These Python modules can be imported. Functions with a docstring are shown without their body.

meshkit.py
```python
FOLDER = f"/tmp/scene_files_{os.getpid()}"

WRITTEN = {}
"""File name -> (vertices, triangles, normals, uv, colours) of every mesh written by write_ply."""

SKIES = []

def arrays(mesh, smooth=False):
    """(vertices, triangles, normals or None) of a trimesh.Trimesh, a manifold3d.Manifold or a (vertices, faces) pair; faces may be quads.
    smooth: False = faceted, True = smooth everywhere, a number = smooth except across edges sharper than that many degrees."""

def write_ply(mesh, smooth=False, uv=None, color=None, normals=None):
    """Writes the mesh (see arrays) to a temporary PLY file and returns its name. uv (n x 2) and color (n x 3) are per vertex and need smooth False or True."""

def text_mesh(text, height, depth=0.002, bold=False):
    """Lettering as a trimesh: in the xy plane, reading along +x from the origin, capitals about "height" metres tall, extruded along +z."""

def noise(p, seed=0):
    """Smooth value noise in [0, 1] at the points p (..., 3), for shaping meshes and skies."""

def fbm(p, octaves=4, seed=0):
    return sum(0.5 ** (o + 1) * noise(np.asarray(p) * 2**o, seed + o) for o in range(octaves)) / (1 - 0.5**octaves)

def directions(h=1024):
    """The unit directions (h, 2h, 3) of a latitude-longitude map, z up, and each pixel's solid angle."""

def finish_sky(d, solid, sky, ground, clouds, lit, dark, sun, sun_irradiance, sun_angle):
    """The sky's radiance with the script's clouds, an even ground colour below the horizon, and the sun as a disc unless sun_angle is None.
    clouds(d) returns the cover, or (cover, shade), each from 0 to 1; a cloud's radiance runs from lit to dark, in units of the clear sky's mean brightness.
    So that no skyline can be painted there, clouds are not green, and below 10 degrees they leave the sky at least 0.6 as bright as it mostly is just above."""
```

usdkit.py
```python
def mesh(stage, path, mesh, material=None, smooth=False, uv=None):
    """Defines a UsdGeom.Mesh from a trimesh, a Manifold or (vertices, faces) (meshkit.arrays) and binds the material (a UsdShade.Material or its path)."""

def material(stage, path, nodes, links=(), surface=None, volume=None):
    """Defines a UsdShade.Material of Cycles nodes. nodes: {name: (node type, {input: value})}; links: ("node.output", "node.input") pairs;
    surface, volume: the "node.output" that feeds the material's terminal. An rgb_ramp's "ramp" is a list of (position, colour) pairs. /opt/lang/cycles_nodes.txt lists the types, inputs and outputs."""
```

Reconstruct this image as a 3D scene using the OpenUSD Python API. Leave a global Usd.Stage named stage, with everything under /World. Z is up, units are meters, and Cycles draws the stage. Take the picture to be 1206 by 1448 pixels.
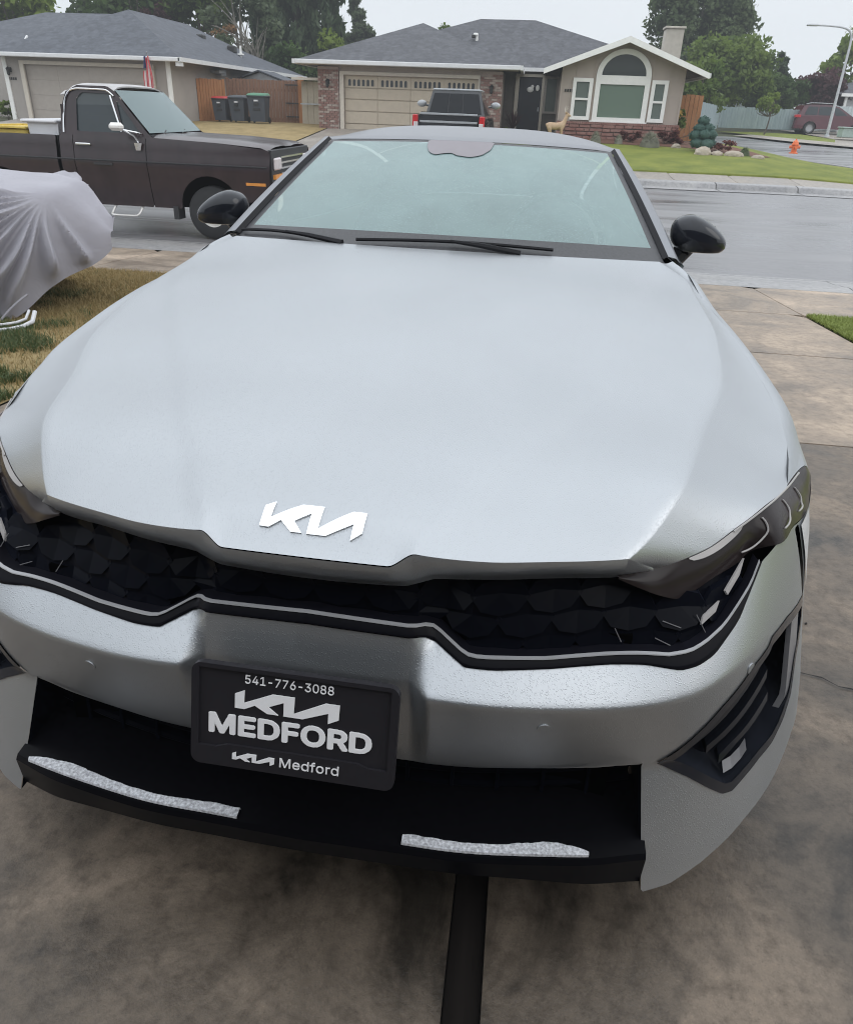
import math, random
import numpy as np, trimesh
import usdkit, meshkit
from pxr import Usd, UsdGeom, UsdLux, UsdShade, Gf, Sdf
from scipy.interpolate import PchipInterpolator as PCH
from scipy.spatial import Delaunay
import shapely
from shapely.geometry import Polygon, Point

stage = Usd.Stage.CreateInMemory()
UsdGeom.SetStageUpAxis(stage, UsdGeom.Tokens.z)
UsdGeom.SetStageMetersPerUnit(stage, 1.0)
WORLD = UsdGeom.Xform.Define(stage, '/World')
UsdGeom.Scope.Define(stage, '/World/Looks')

# ------------------------------------------------------------------ camera, sky, sun, exposure
SLOPE = 0.0645                                   # the driveway falls towards the street
cam = UsdGeom.Camera.Define(stage, '/World/camera')
R_ = np.array([0.98996290, 0.13714469, 0.03412896]); U_ = np.array([-0.09075349, 0.43177060, 0.89740624]); F_ = np.array([-0.10833857, 0.89149621, -0.43988323])
O_ = np.array([0.27449, -0.74057, 1.32923])
m = Gf.Matrix4d(*R_, 0, *U_, 0, *(-F_), 0, *O_, 1)
cam.AddTransformOp().Set(m)
cam.CreateHorizontalApertureAttr(36.0); cam.CreateVerticalApertureAttr(36.0 * 1024 / 852)
cam.CreateFocalLengthAttr(36.0 * 1004.03 / 1206)
cam.CreateVerticalApertureOffsetAttr(-36.0 * 80 / 1206)
cam.CreateClippingRangeAttr(Gf.Vec2f(0.05, 3000))
cam.CreateFStopAttr(0.0)
cam.CreateExposureAttr(0.0)

SUN_EL, SUN_AZ = math.radians(36), math.radians(105)      # overcast: a very soft sun high to the right
sky_m = usdkit.material(stage, '/World/Looks/sky', {
    'tc': ('texture_coordinate', {}), 'mp': ('mapping', {'scale': (1.0, 1.0, 2.2)}),
    'n': ('noise_texture', {'scale': 1.6, 'detail': 5.0, 'roughness': 0.55}),
    'ramp': ('rgb_ramp', {'ramp': [(0.0, (7.0, 7.45, 7.95)), (1.0, (8.6, 9.0, 9.4))]}),
    'sky': ('sky_texture', {'sky_type': 'single_scattering', 'sun_disc': False, 'sun_elevation': SUN_EL, 'sun_rotation': SUN_AZ}),
    'mix': ('mix', {'mix_type': 'mix', 'fac': 0.94}), 'sx': ('separate_xyz', {}), 'zr': ('map_range', {'range_type': 'smoothstep', 'from_min': 0.0, 'from_max': 1.0, 'to_min': 1.0, 'to_max': 2.0, 'clamp': True}), 'ov': ('mix', {'mix_type': 'multiply', 'fac': 1.0}),
    'bg': ('background_shader', {'strength': 0.1})},
    [('tc.generated', 'mp.vector'), ('mp.vector', 'n.vector'), ('n.fac', 'ramp.fac'), ('sky.color', 'mix.color1'), ('ramp.color', 'ov.color1'), ('tc.generated', 'sx.vector'), ('sx.z', 'zr.value'), ('zr.result', 'ov.color2'), ('ov.color', 'mix.color2'), ('mix.color', 'bg.color')], surface='bg.background')
dome = UsdLux.DomeLight.Define(stage, '/World/sky')
UsdShade.MaterialBindingAPI.Apply(dome.GetPrim()).Bind(sky_m)
dome.GetPrim().SetCustomDataByKey('kind', 'structure')
sun = UsdLux.DistantLight.Define(stage, '/World/sun')
sun.CreateNormalizeAttr(True); sun.CreateIntensityAttr(0.13); sun.CreateAngleAttr(40.0); sun.CreateColorAttr(Gf.Vec3f(1.0, 0.97, 0.93))
sun.AddRotateZOp().Set(-math.degrees(SUN_AZ)); sun.AddRotateXOp().Set(-(90 - math.degrees(SUN_EL)))

# ------------------------------------------------------------------ helpers
USED, OFF = {}, {}

def numbered(parent, name):
    k = (parent, name); n = USED.get(k, -1) + 1; USED[k] = n
    return parent + '/' + (name if n == 0 else '%s_%03d' % (name, n))

def tag(o, label=None, cat=None, group=None, kind=None):
    p = o.GetPrim() if hasattr(o, 'GetPrim') else o
    for k, v in (('label', label), ('category', cat), ('group', group), ('kind', kind)):
        if v: p.SetCustomDataByKey(k, v)
    return p

def thing(name, label=None, cat=None, loc=(0, 0, 0), group=None, rotz=0.0, rotx=0.0, kind=None, local=True, scale=None):
    """An Xform at the thing's base; its children are its parts. local: part meshes are given about the base, else in world coordinates."""
    path = numbered('/World', name)
    x = UsdGeom.Xform.Define(stage, path)
    x.AddTranslateOp().Set(Gf.Vec3d(*map(float, loc)))
    if rotz: x.AddRotateZOp().Set(math.degrees(rotz))
    if rotx: x.AddRotateXOp().Set(math.degrees(rotx))
    if scale: x.AddScaleOp().Set(Gf.Vec3f(*scale))
    OFF[path] = np.zeros(3) if local else np.array(loc, float)
    return tag(x, label, cat, group, kind)

def obj(name, mesh, mat, parent=None, smooth=False, label=None, cat=None, group=None, kind=None):
    pp = '/World' if parent is None else str(parent.GetPath())
    path = numbered(pp, name)
    v, f = vf(mesh)
    off = OFF.get(pp, np.zeros(3)); OFF[path] = off
    pr = usdkit.mesh(stage, path, (v - off, f), M[mat] if isinstance(mat, str) else mat, smooth=smooth).GetPrim()
    return tag(pr, label, cat, group, kind)

def dup(root, loc, rotz=0.0, label=None, group=None, scale=None):
    was = root.GetCustomData()
    x = UsdGeom.Xform.Define(stage, numbered('/World', root.GetName().rstrip('0123456789').rstrip('_')))
    p = x.GetPrim()
    p.GetReferences().AddInternalReference(root.GetPath())
    x.ClearXformOpOrder()
    x.AddTranslateOp(opSuffix='c').Set(Gf.Vec3d(*map(float, loc))); x.AddRotateZOp(opSuffix='c').Set(math.degrees(rotz))
    if scale: x.AddScaleOp(opSuffix='c').Set(Gf.Vec3f(*scale))
    p.SetInstanceable(True)
    return tag(p, label or was.get('label'), was.get('category'), group or was.get('group'))

def vf(mesh):
    if hasattr(mesh, 'to_mesh'):
        q = mesh.to_mesh(); return np.array(q.vert_properties[:, :3], float), np.array(q.tri_verts)
    if isinstance(mesh, (tuple, list)):
        v, f = np.asarray(mesh[0], float), np.asarray(mesh[1], int)
        if f.shape[1] == 4: f = np.vstack([f[:, [0, 1, 2]], f[:, [0, 2, 3]]])
        return v, f
    return np.array(mesh.vertices, float), np.array(mesh.faces)

def join(*ms):
    if len(ms) == 1 and isinstance(ms[0], list) and not isinstance(ms[0][0], np.ndarray): ms = ms[0]
    V, F, n = [], [], 0
    for q in ms:
        v, f = vf(q); V.append(v); F.append(f + n); n += len(v)
    return np.vstack(V), np.vstack(F)

def bx(x0, x1, y0, y1, z0, z1, ch=0.0):
    """A box, with its edges chamfered by ch."""
    x0, x1 = sorted((x0, x1)); y0, y1 = sorted((y0, y1)); z0, z1 = sorted((z0, z1))
    if ch <= 0:
        b = trimesh.creation.box([x1 - x0, y1 - y0, z1 - z0]); b.apply_translation([(x0 + x1) / 2, (y0 + y1) / 2, (z0 + z1) / 2]); return vf(b)
    ch = min(ch, (x1 - x0) * .45, (y1 - y0) * .45, (z1 - z0) * .45)
    P = []
    for sx in (0, 1):
        for sy in (0, 1):
            for sz in (0, 1):
                X, Y, Z = (x0, x1)[sx], (y0, y1)[sy], (z0, z1)[sz]
                dx, dy, dz = ch * (1 - 2 * sx), ch * (1 - 2 * sy), ch * (1 - 2 * sz)
                P += [(X, Y + dy, Z + dz), (X + dx, Y, Z + dz), (X + dx, Y + dy, Z)]
    return vf(trimesh.convex.convex_hull(np.array(P)))

def turned(mesh, ang, about=(0, 0, 0), axis=2):
    v, f = vf(mesh); c, s = math.cos(ang), math.sin(ang)
    a, b = [(1, 2), (2, 0), (0, 1)][axis]; v = v - about; w = v.copy()
    w[:, a] = v[:, a] * c - v[:, b] * s; w[:, b] = v[:, a] * s + v[:, b] * c
    return w + about, f

def moved(mesh, d):
    v, f = vf(mesh); return v + np.array(d), f

def scaled(mesh, s):
    v, f = vf(mesh); s = np.ones(3) * s; f = f[:, ::-1] if np.prod(s) < 0 else f
    return v * s, f

def mirror(mesh):
    return scaled(mesh, (-1, 1, 1))

def both(mesh):
    return join(mesh, mirror(mesh))

def grid(P, flip=False):
    P = np.asarray(P, float); a, b = P.shape[:2]
    i = np.arange(a * b).reshape(a, b)
    q = np.stack([i[:-1, :-1], i[1:, :-1], i[1:, 1:], i[:-1, 1:]], -1).reshape(-1, 4)
    if flip: q = q[:, ::-1]
    return vf((P.reshape(-1, 3), q))

def tube(pts, r, n=8, caps=True):
    pts = np.asarray(pts, float); r = np.ones(len(pts)) * r
    t = np.gradient(pts, axis=0); t /= np.linalg.norm(t, axis=1, keepdims=True) + 1e-12
    ref = np.array([0, 0, 1.0]) if abs(t[0][2]) < .9 else np.array([1.0, 0, 0])
    rings = []
    a = np.cross(t[0], ref); a /= np.linalg.norm(a)
    th = np.arange(n) * 2 * math.pi / n
    for p, d, rr in zip(pts, t, r):
        a = a - d * (a @ d); a /= np.linalg.norm(a) + 1e-12; b = np.cross(d, a)
        rings.append(p + rr * (np.cos(th)[:, None] * a + np.sin(th)[:, None] * b))
    V = np.array(rings); k = len(pts); V = np.concatenate([V, V[:, :1]], 1)
    v, f = grid(V, flip=True)
    if caps:
        ms = [(v, f)]
        for e, fl in ((0, 1), (-1, 0)):
            ring = V[e][:-1]; c = len(ring)
            F = np.array([[c, i, (i + 1) % c] for i in range(c)]); F = F[:, ::-1] if fl else F
            ms.append((np.vstack([ring, pts[e]]), F))
        return join(ms)
    return v, f

def cyl(p0, p1, r0, r1=None, n=16):
    return tube([p0, p1], [r0, r0 if r1 is None else r1], n)

def ell(c, r, sub=3):
    s = trimesh.creation.icosphere(sub, 1.0); return np.array(s.vertices) * np.ones(3) * r + np.array(c), np.array(s.faces)

def lathe(prof, n=24, axis=2):
    """prof: (radius, height) pairs."""
    p = np.asarray(prof, float); th = np.linspace(0, 2 * math.pi, n + 1)
    P = np.stack([p[:, None, 0] * np.cos(th), p[:, None, 0] * np.sin(th), np.repeat(p[:, 1:2], n + 1, 1)], -1)
    v, f = grid(P, flip=True)
    if axis == 1: v = v[:, [0, 2, 1]] * [1, 1, 1]; f = f[:, ::-1]
    if axis == 0: v = v[:, [2, 0, 1]]
    return v, f

def prism(poly, lo, hi, plane='xz'):
    """Extrudes a polygon given in (x, z), (x, y) or (y, z) along the third axis from lo to hi."""
    poly = poly if isinstance(poly, Polygon) else Polygon(poly)
    m_ = trimesh.creation.extrude_polygon(shapely.geometry.polygon.orient(poly), hi - lo, engine='earcut'); v, f = vf(m_); v[:, 2] += lo
    if plane == 'xz': return v[:, [0, 2, 1]], f[:, ::-1]
    if plane == 'yz': return v[:, [2, 0, 1]], f
    return v, f

def resample(pts, n=None, step=None):
    pts = np.asarray(pts, float); d = np.r_[0, np.cumsum(np.linalg.norm(np.diff(pts, axis=0), axis=1))]
    n = n or max(2, int(d[-1] / step) + 1); s = np.linspace(0, d[-1], n)
    return np.stack([np.interp(s, d, pts[:, k]) for k in range(pts.shape[1])], 1)

def smoothcurve(pts, n):
    pts = np.asarray(pts, float); d = np.r_[0, np.cumsum(np.linalg.norm(np.diff(pts, axis=0), axis=1))]
    return PCH(d, pts)(np.linspace(0, d[-1], n))

def patch(poly, fun, step, extra=None):
    """Triangulates a 2D polygon with points about 'step' apart and maps it with fun(a, b) -> xyz."""
    poly = poly if isinstance(poly, Polygon) else Polygon(poly)
    rings = [resample(np.array(r.coords), step=step * .8)[:-1] for r in [poly.exterior] + list(poly.interiors)]
    x0, y0, x1, y1 = poly.bounds
    gx, gy = np.meshgrid(np.arange(x0 + step / 2, x1, step), np.arange(y0 + step / 2, y1, step))
    g = np.c_[gx.ravel(), gy.ravel()]
    ins = shapely.contains_xy(poly.buffer(-step * .45), g[:, 0], g[:, 1]); g = g[ins]
    if extra is not None:
        e = np.vstack([resample(q, step=step * .5) for q in extra]); e = e[shapely.contains_xy(poly.buffer(-step * .15), e[:, 0], e[:, 1])]
        g = g[np.min(np.hypot(g[:, None, 0] - e[None, :, 0], g[:, None, 1] - e[None, :, 1]), 1) > step * .55]; g = np.vstack([g, e])
    P = np.vstack(rings + [g]); T = Delaunay(P).simplices
    c = P[T].mean(1); ok = shapely.contains_xy(poly, c[:, 0], c[:, 1])
    a = P[T]; area = np.abs(np.cross(a[:, 1] - a[:, 0], a[:, 2] - a[:, 0])); T = T[ok & (area > 1e-10)]
    a = P[T]; cr = np.cross(a[:, 1] - a[:, 0], a[:, 2] - a[:, 0]); T[cr < 0] = T[cr < 0][:, ::-1]
    return fun(P[:, 0], P[:, 1]), T

def patch_n(poly, fun, step, extra=None, h=.0015):
    """As patch, with the surface's own normals."""
    keep = []
    def rec(a, b): keep.append((a, b)); return fun(a, b)
    v, f = patch(poly, rec, step, extra); a, b = keep[0]
    n = np.cross(fun(a + h, b) - fun(a - h, b), fun(a, b + h) - fun(a, b - h)); n /= np.linalg.norm(n, axis=1, keepdims=True) + 1e-12
    return v, f, n

def set_normals(prim, n):
    m_ = UsdGeom.Mesh(prim); m_.CreateNormalsAttr(n.astype(np.float32)); m_.SetNormalsInterpolation('vertex')

def ss(a, b, x):
    t = np.clip((np.asarray(x, float) - a) / (b - a), 0, 1); return t * t * (3 - 2 * t)

def sheet(mesh, d):
    """Gives a surface a thickness d along minus its normals (closed only roughly; for edges that show)."""
    v, f = vf(mesh); q = trimesh.Trimesh(v, f, process=False); n = np.array(q.vertex_normals)
    b = v - n * d; e = q.edges_sorted; u, c = np.unique(e, axis=0, return_counts=True); bd = set(map(tuple, u[c == 1]))
    F = [f, f[:, ::-1] + len(v)]
    side = [(i, j) for t in f for i, j in ((t[0], t[1]), (t[1], t[2]), (t[2], t[0])) if (min(i, j), max(i, j)) in bd]
    k = len(v)
    if side: F.append(np.array([t for i, j in side for t in ((j, i, i + k), (j, i + k, j + k))]))
    return np.vstack([v, b]), np.vstack(F)

# ------------------------------------------------------------------ materials
M = {}

def PM(name, col, rough=0.6, metal=0.0, var=0.12, scale=6.0, detail=4.0, bump=0.0, bscale=None, bdist=0.01, spec=0.5, coat=0.0, island=0.0, col2=None, stretch=None, croughness=0.03, **kw):
    """A principled material whose colour varies by noise in object space; island: how much each separate piece differs."""
    col = np.array(col, float); lo, hi = (col * (1 - var), col * (1 + var)) if col2 is None else (col, np.array(col2, float))
    n = {'tc': ('texture_coordinate', {}), 'mp': ('mapping', {'scale': stretch or (1, 1, 1)}), 'n': ('noise_texture', {'scale': scale, 'detail': detail, 'roughness': 0.6}),
         'r': ('rgb_ramp', {'ramp': [(0.3, lo), (0.7, hi)]}),
         'p': ('principled_bsdf', {'roughness': rough, 'metallic': metal, 'specular_ior_level': spec, 'coat_weight': coat, 'coat_roughness': croughness, **kw})}
    L = [('tc.object', 'mp.vector'), ('mp.vector', 'n.vector'), ('n.fac', 'r.fac')]
    src = 'r.color'
    if island:
        n |= {'g': ('geometry', {}), 'mr': ('map_range', {'from_min': 0.0, 'from_max': 1.0, 'to_min': 1 - island, 'to_max': 1 + island}), 'h': ('hsv', {})}
        L += [('g.random_per_island', 'mr.value'), ('mr.result', 'h.value'), ('r.color', 'h.color')]; src = 'h.color'
    L.append((src, 'p.base_color'))
    if bump:
        n |= {'bn': ('noise_texture', {'scale': bscale or scale * 6, 'detail': 5.0, 'roughness': 0.65}), 'b': ('bump', {'strength': bump, 'distance': bdist})}
        L += [('mp.vector', 'bn.vector'), ('bn.fac', 'b.height'), ('b.normal', 'p.normal')]
    M[name] = usdkit.material(stage, '/World/Looks/' + name, n, L, surface='p.BSDF'); return M[name]

def pane_mat(name, tint, body, fac_body=0.0, rough=0.02, brough=0.3):
    """Window glass: transparent mixed with a mirror by fresnel; fac_body mixes in a dull film (dew, dirt, tint)."""
    n = {'t': ('transparent_bsdf', {'color': tint}), 'g': ('glossy_bsdf', {'color': (1, 1, 1), 'roughness': rough}), 'f': ('fresnel', {'IOR': 1.5}), 'm': ('mix_closure', {}),
         'd': ('principled_bsdf', {'base_color': body, 'roughness': brough}), 'm2': ('mix_closure', {'fac': fac_body})}
    L = [('f.fac', 'm.fac'), ('t.BSDF', 'm.closure1'), ('g.BSDF', 'm.closure2'), ('m.closure', 'm2.closure1'), ('d.BSDF', 'm2.closure2')]
    M[name] = usdkit.material(stage, '/World/Looks/' + name, n, L, surface='m2.closure'); return M[name]

def foggy_glass(name, body):
    """Windscreen with an uneven film of dew: clear glass and its mirror, mixed by noise with a pale film."""
    n = {'tc': ('texture_coordinate', {}), 'n': ('noise_texture', {'scale': 2.6, 'detail': 5.0, 'roughness': .6}), 'mr': ('map_range', {'from_min': .3, 'from_max': .7, 'to_min': .26, 'to_max': .56, 'clamp': True}),
         'n2': ('noise_texture', {'scale': 240.0, 'detail': 1.0}), 'm2r': ('map_range', {'from_min': .60, 'from_max': .72, 'to_min': 0.0, 'to_max': .35, 'clamp': True}), 'ad': ('math', {'math_type': 'add', 'use_clamp': True}),
         't': ('transparent_bsdf', {'color': (.62, .76, .74)}), 'g': ('glossy_bsdf', {'color': (1, 1, 1), 'roughness': .04}), 'f': ('fresnel', {'IOR': 1.5}), 'm': ('mix_closure', {}), 'd': ('principled_bsdf', {'base_color': body, 'roughness': .35}), 'm2': ('mix_closure', {})}
    L = [('tc.object', 'n.vector'), ('tc.object', 'n2.vector'), ('n.fac', 'mr.value'), ('n2.fac', 'm2r.value'), ('mr.result', 'ad.value1'), ('m2r.result', 'ad.value2'), ('ad.value', 'm2.fac'), ('f.fac', 'm.fac'), ('t.BSDF', 'm.closure1'), ('g.BSDF', 'm.closure2'), ('m.closure', 'm2.closure1'), ('d.BSDF', 'm2.closure2')]
    M[name] = usdkit.material(stage, '/World/Looks/' + name, n, L, surface='m2.closure')

def paint_mat(name, col, rough, metal, dscale=360.0, dstr=0.34, coat=0.0, var=0.03, streak=None):
    """Car paint with small rain beads on it."""
    col = np.array(col, float)
    n = {'tc': ('texture_coordinate', {}), 'v': ('voronoi_texture', {'feature': 'f1', 'scale': dscale, 'randomness': 1.0}),
         'vr': ('map_range', {'from_min': 0.0, 'from_max': 0.42, 'to_min': 1.0, 'to_max': 0.0, 'clamp': True}),
         'sq': ('math', {'math_type': 'power', 'value2': 0.5}), 'bw': ('rgb_to_bw', {}), 'th': ('map_range', {'from_min': 0.30, 'from_max': 0.62, 'to_min': 0.0, 'to_max': 1.0, 'clamp': True}), 'pr': ('math', {'math_type': 'multiply'}),
         'b': ('bump', {'strength': dstr, 'distance': 0.0012}),
         'n': ('noise_texture', {'scale': 3.0, 'detail': 4.0}), 'r': ('rgb_ramp', {'ramp': [(0.3, col * (1 - var)), (0.7, col * (1 + var))]}),
         'p': ('principled_bsdf', {'roughness': rough, 'metallic': metal, 'coat_weight': coat, 'coat_roughness': 0.05})}
    L = [('tc.object', 'v.vector'), ('v.distance', 'vr.value'), ('vr.result', 'sq.value1'), ('v.color', 'bw.color'), ('bw.val', 'th.value'), ('sq.value', 'pr.value1'), ('th.result', 'pr.value2'), ('pr.value', 'b.height'), ('b.normal', 'p.normal'),
         ('tc.object', 'n.vector'), ('n.fac', 'r.fac'), ('r.color', 'p.base_color')]
    M[name] = usdkit.material(stage, '/World/Looks/' + name, n, L, surface='p.BSDF'); return M[name]

paint_mat('satin_silver', (0.425, 0.441, 0.458), 0.38, 0.94)
paint_mat('satin_roof', (0.25, 0.255, 0.27), 0.36, 0.9)
PM('drip_trim', (0.40, 0.40, 0.41), 0.4, 0.3)
PM('lamp_white', (0.62, 0.64, 0.66), 0.25, coat=0.5)
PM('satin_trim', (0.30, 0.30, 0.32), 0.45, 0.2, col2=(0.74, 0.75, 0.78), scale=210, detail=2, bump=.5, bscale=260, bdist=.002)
PM('gloss_black', (0.008, 0.009, 0.012), 0.10, var=0.1)
PM('soft_black', (0.010, 0.010, 0.012), 0.5, spec=0.2)
PM('grille_black', (0.003, 0.0035, 0.006), 0.22, var=0.1, spec=0.05)
PM('lip_black', (0.003, 0.003, 0.004), 0.3, spec=0.05)
PM('trim_black', (0.004, 0.004, 0.006), 0.35, spec=0.10)
PM('void_black', (0.002, 0.002, 0.002), 0.9, spec=0.0)
PM('rubber', (0.018, 0.018, 0.019), 0.75)
PM('emblem_white', (0.93, 0.935, 0.94), 0.28, 0.9, var=0.01)
PM('plate_grey', (0.016, 0.015, 0.018), 0.45, var=0.06, spec=0.25)
PM('plate_letter', (0.85, 0.84, 0.85), 0.5, var=0.02)
PM('vent_grey', (0.17, 0.165, 0.17), 0.35)
PM('rim_alloy', (0.35, 0.35, 0.36), 0.3, 0.8)
PM('smoked_lens', (0.016, 0.012, 0.012), 0.22, spec=0.2)
PM('lamp_line', (0.34, 0.32, 0.31), 0.3)
PM('interior', (0.035, 0.035, 0.038), 0.7)
PM('seat_cloth', (0.10, 0.10, 0.105), 0.8)
PM('frit', (0.035, 0.035, 0.038), 0.35, var=0.3, scale=120)
PM('sensor_shade', (0.19, 0.17, 0.185), 0.3, var=0.05)
foggy_glass('dewy_glass', (0.25, 0.35, 0.345))
pane_mat('side_glass', (0.10, 0.12, 0.12), (0.05, 0.055, 0.06), 0.25)
PM('chrome', (0.75, 0.75, 0.76), 0.15, 1.0, var=0.03)
# ================================================================== the silver sedan (its own frame: nose at the origin, going back along +y)
car = thing('silver_sedan', 'satin silver sedan filling the foreground, nose towards the viewer, beaded with rain', 'car', rotx=-SLOPE, rotz=-0.012)
def T(*p): return np.array(p, float)
# longitudinal curves of the bonnet: v = 0 at the windscreen, 1 at the nose
vv = [0, .2, .4, .62, .75, .85, .9, .95, 1]
c0 = PCH(vv, [T(0,1.345,1.04), T(0,1.08,1.005), T(0,.79,.952), T(0,.48,.880), T(0,.30,.837), T(0,.20,.810), T(0,.13,.791), T(0,.085,.777), T(0,.045,.763)])
c1 = PCH([0, .08, .25, .4, .5, .62, .75, .9, 1], [T(.665,1.455,1.033), T(.735,1.32,.99), T(.738,1.02,.942), T(.722,.837,.910), T(.695,.68,.885), T(.625,.483,.848), T(.562,.285,.813), T(.510,.193,.765), T(.470,.139,.7435)])
edge_pts = [T(.714,1.517,1.03), T(.750,1.44,1.004), T(.776,1.32,.955), T(.800,1.068,.915), T(.827,.873,.860), T(.839,.723,.815), T(.835,.628,.785), T(.803,.487,.748)]
front_pts = [T(.733,.373,.754), T(.689,.32,.745), T(.658,.289,.736), T(.616,.251,.72), T(.583,.225,.714), T(.55,.203,.709), T(.52,.19,.704)]
c2 = PCH([0, .04, .1, .23, .36, .47, .54, .64, .71, .76, .8, .86, .91, .96, 1], edge_pts + front_pts)
crest_pts = np.array([(0,.045,.763), (.08,.046,.7628), (.16,.050,.7615), (.216,.057,.757), (.274,.069,.753), (.336,.088,.7505), (.42,.117,.7465), (.470,.139,.7435)])
tab = lambda x: 1 - ss(.122, .162, np.abs(x))
gtop_pts = np.array([(0,.062,.697), (.14,.068,.699), (.165,.071,.706), (.188,.076,.713), (.276,.096,.711), (.362,.129,.705), (.454,.155,.703), (.49,.170,.703)])
crest = lambda x, tb=1: np.stack([x, PCH(crest_pts[:, 0], crest_pts[:, 1])(x) - .010 * tab(x) * tb, PCH(crest_pts[:, 0], crest_pts[:, 2])(x) - .019 * tab(x) * tb], -1)
gtop = lambda x: np.stack([x, PCH(gtop_pts[:, 0], gtop_pts[:, 1])(x), PCH(gtop_pts[:, 0], gtop_pts[:, 2])(x)], -1)
xc = np.unique(np.r_[np.linspace(0, .470, 34), np.linspace(.11, .17, 16)]); ua = xc / .470
vs = np.unique(np.r_[np.linspace(0, .8, 50), np.linspace(.8, 1, 60)])
A, B, D = c0(vs), c1(vs), c2(vs)
sm = lambda a, b, u: np.stack([a[..., 0] + (b[..., 0] - a[..., 0]) * u, a[..., 1] + (b[..., 1] - a[..., 1]) * u ** 2, a[..., 2] + (b[..., 2] - a[..., 2]) * u ** 2.3], -1)
inner = sm(A[:, None], B[:, None], ua[None, :, None][..., 0])
w = ss(.80, 1.0, vs) ** 1.3
inner += w[:, None, None] * (crest(xc, 0) - sm(A[-1][None], B[-1][None], ua))[None] + (ss(.925, 1.0, vs) ** 1.2)[:, None, None] * (crest(xc) - crest(xc, 0))[None]
# two soft power lines along the bonnet
uw = np.linspace(0, 1, 16)[1:]
xl = np.interp(vs, [0, .3, .7, 1], [.46, .40, .26, .150]); inner[..., 2] += .0055 * (1 - ss(xl[:, None] - .004, xl[:, None] + .030, xc[None])) * (ss(.02, .3, vs) * (1 - .6 * ss(.93, 1, vs)))[:, None]
outer = B[:, None] + (D - B)[:, None] * uw[None, :, None]
outer[..., 2] += (np.sin(uw * math.pi) * -.006)[None] * ss(1, .6, vs)[:, None]
P = np.concatenate([inner, outer], 1)
hood_top = grid(P, flip=True)
# the nose face below the crest, and the rolled lip behind the grille opening
cr_, gt_ = crest(xc), gtop(xc); face = []
for t in np.linspace(0, 1, 9):
    q = cr_ * (1 - t) + gt_ * t; q[:, 1] -= .007 * math.sin(math.pi * t) ** .7; face.append(q)
for dy, dz in ((.004, -.006), (.03, -.006)): face.append(gt_ + [0, dy, dz])
fl = D[vs >= .64]
lip = np.array([fl, fl + [0, .002, -.006], fl + [-.02, .02, -.010]])
nb = P[-1, len(xc) - 1:]; nbt = np.linspace(0, 1, len(nb))[:, None]; nose_end = np.array([nb, (nb + gt_[-1] * (1 - nbt) + (D[-1] + [0, .0, -.004]) * nbt) / 2 + [0, -.003, 0], gt_[-1] * (1 - nbt) + (D[-1] + [0, 0, -.006]) * nbt])
obj('bonnet', both(join(hood_top, grid(np.array(face), flip=False), grid(lip, flip=False), grid(nose_end, flip=False))), 'satin_silver', car, smooth=35)

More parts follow.
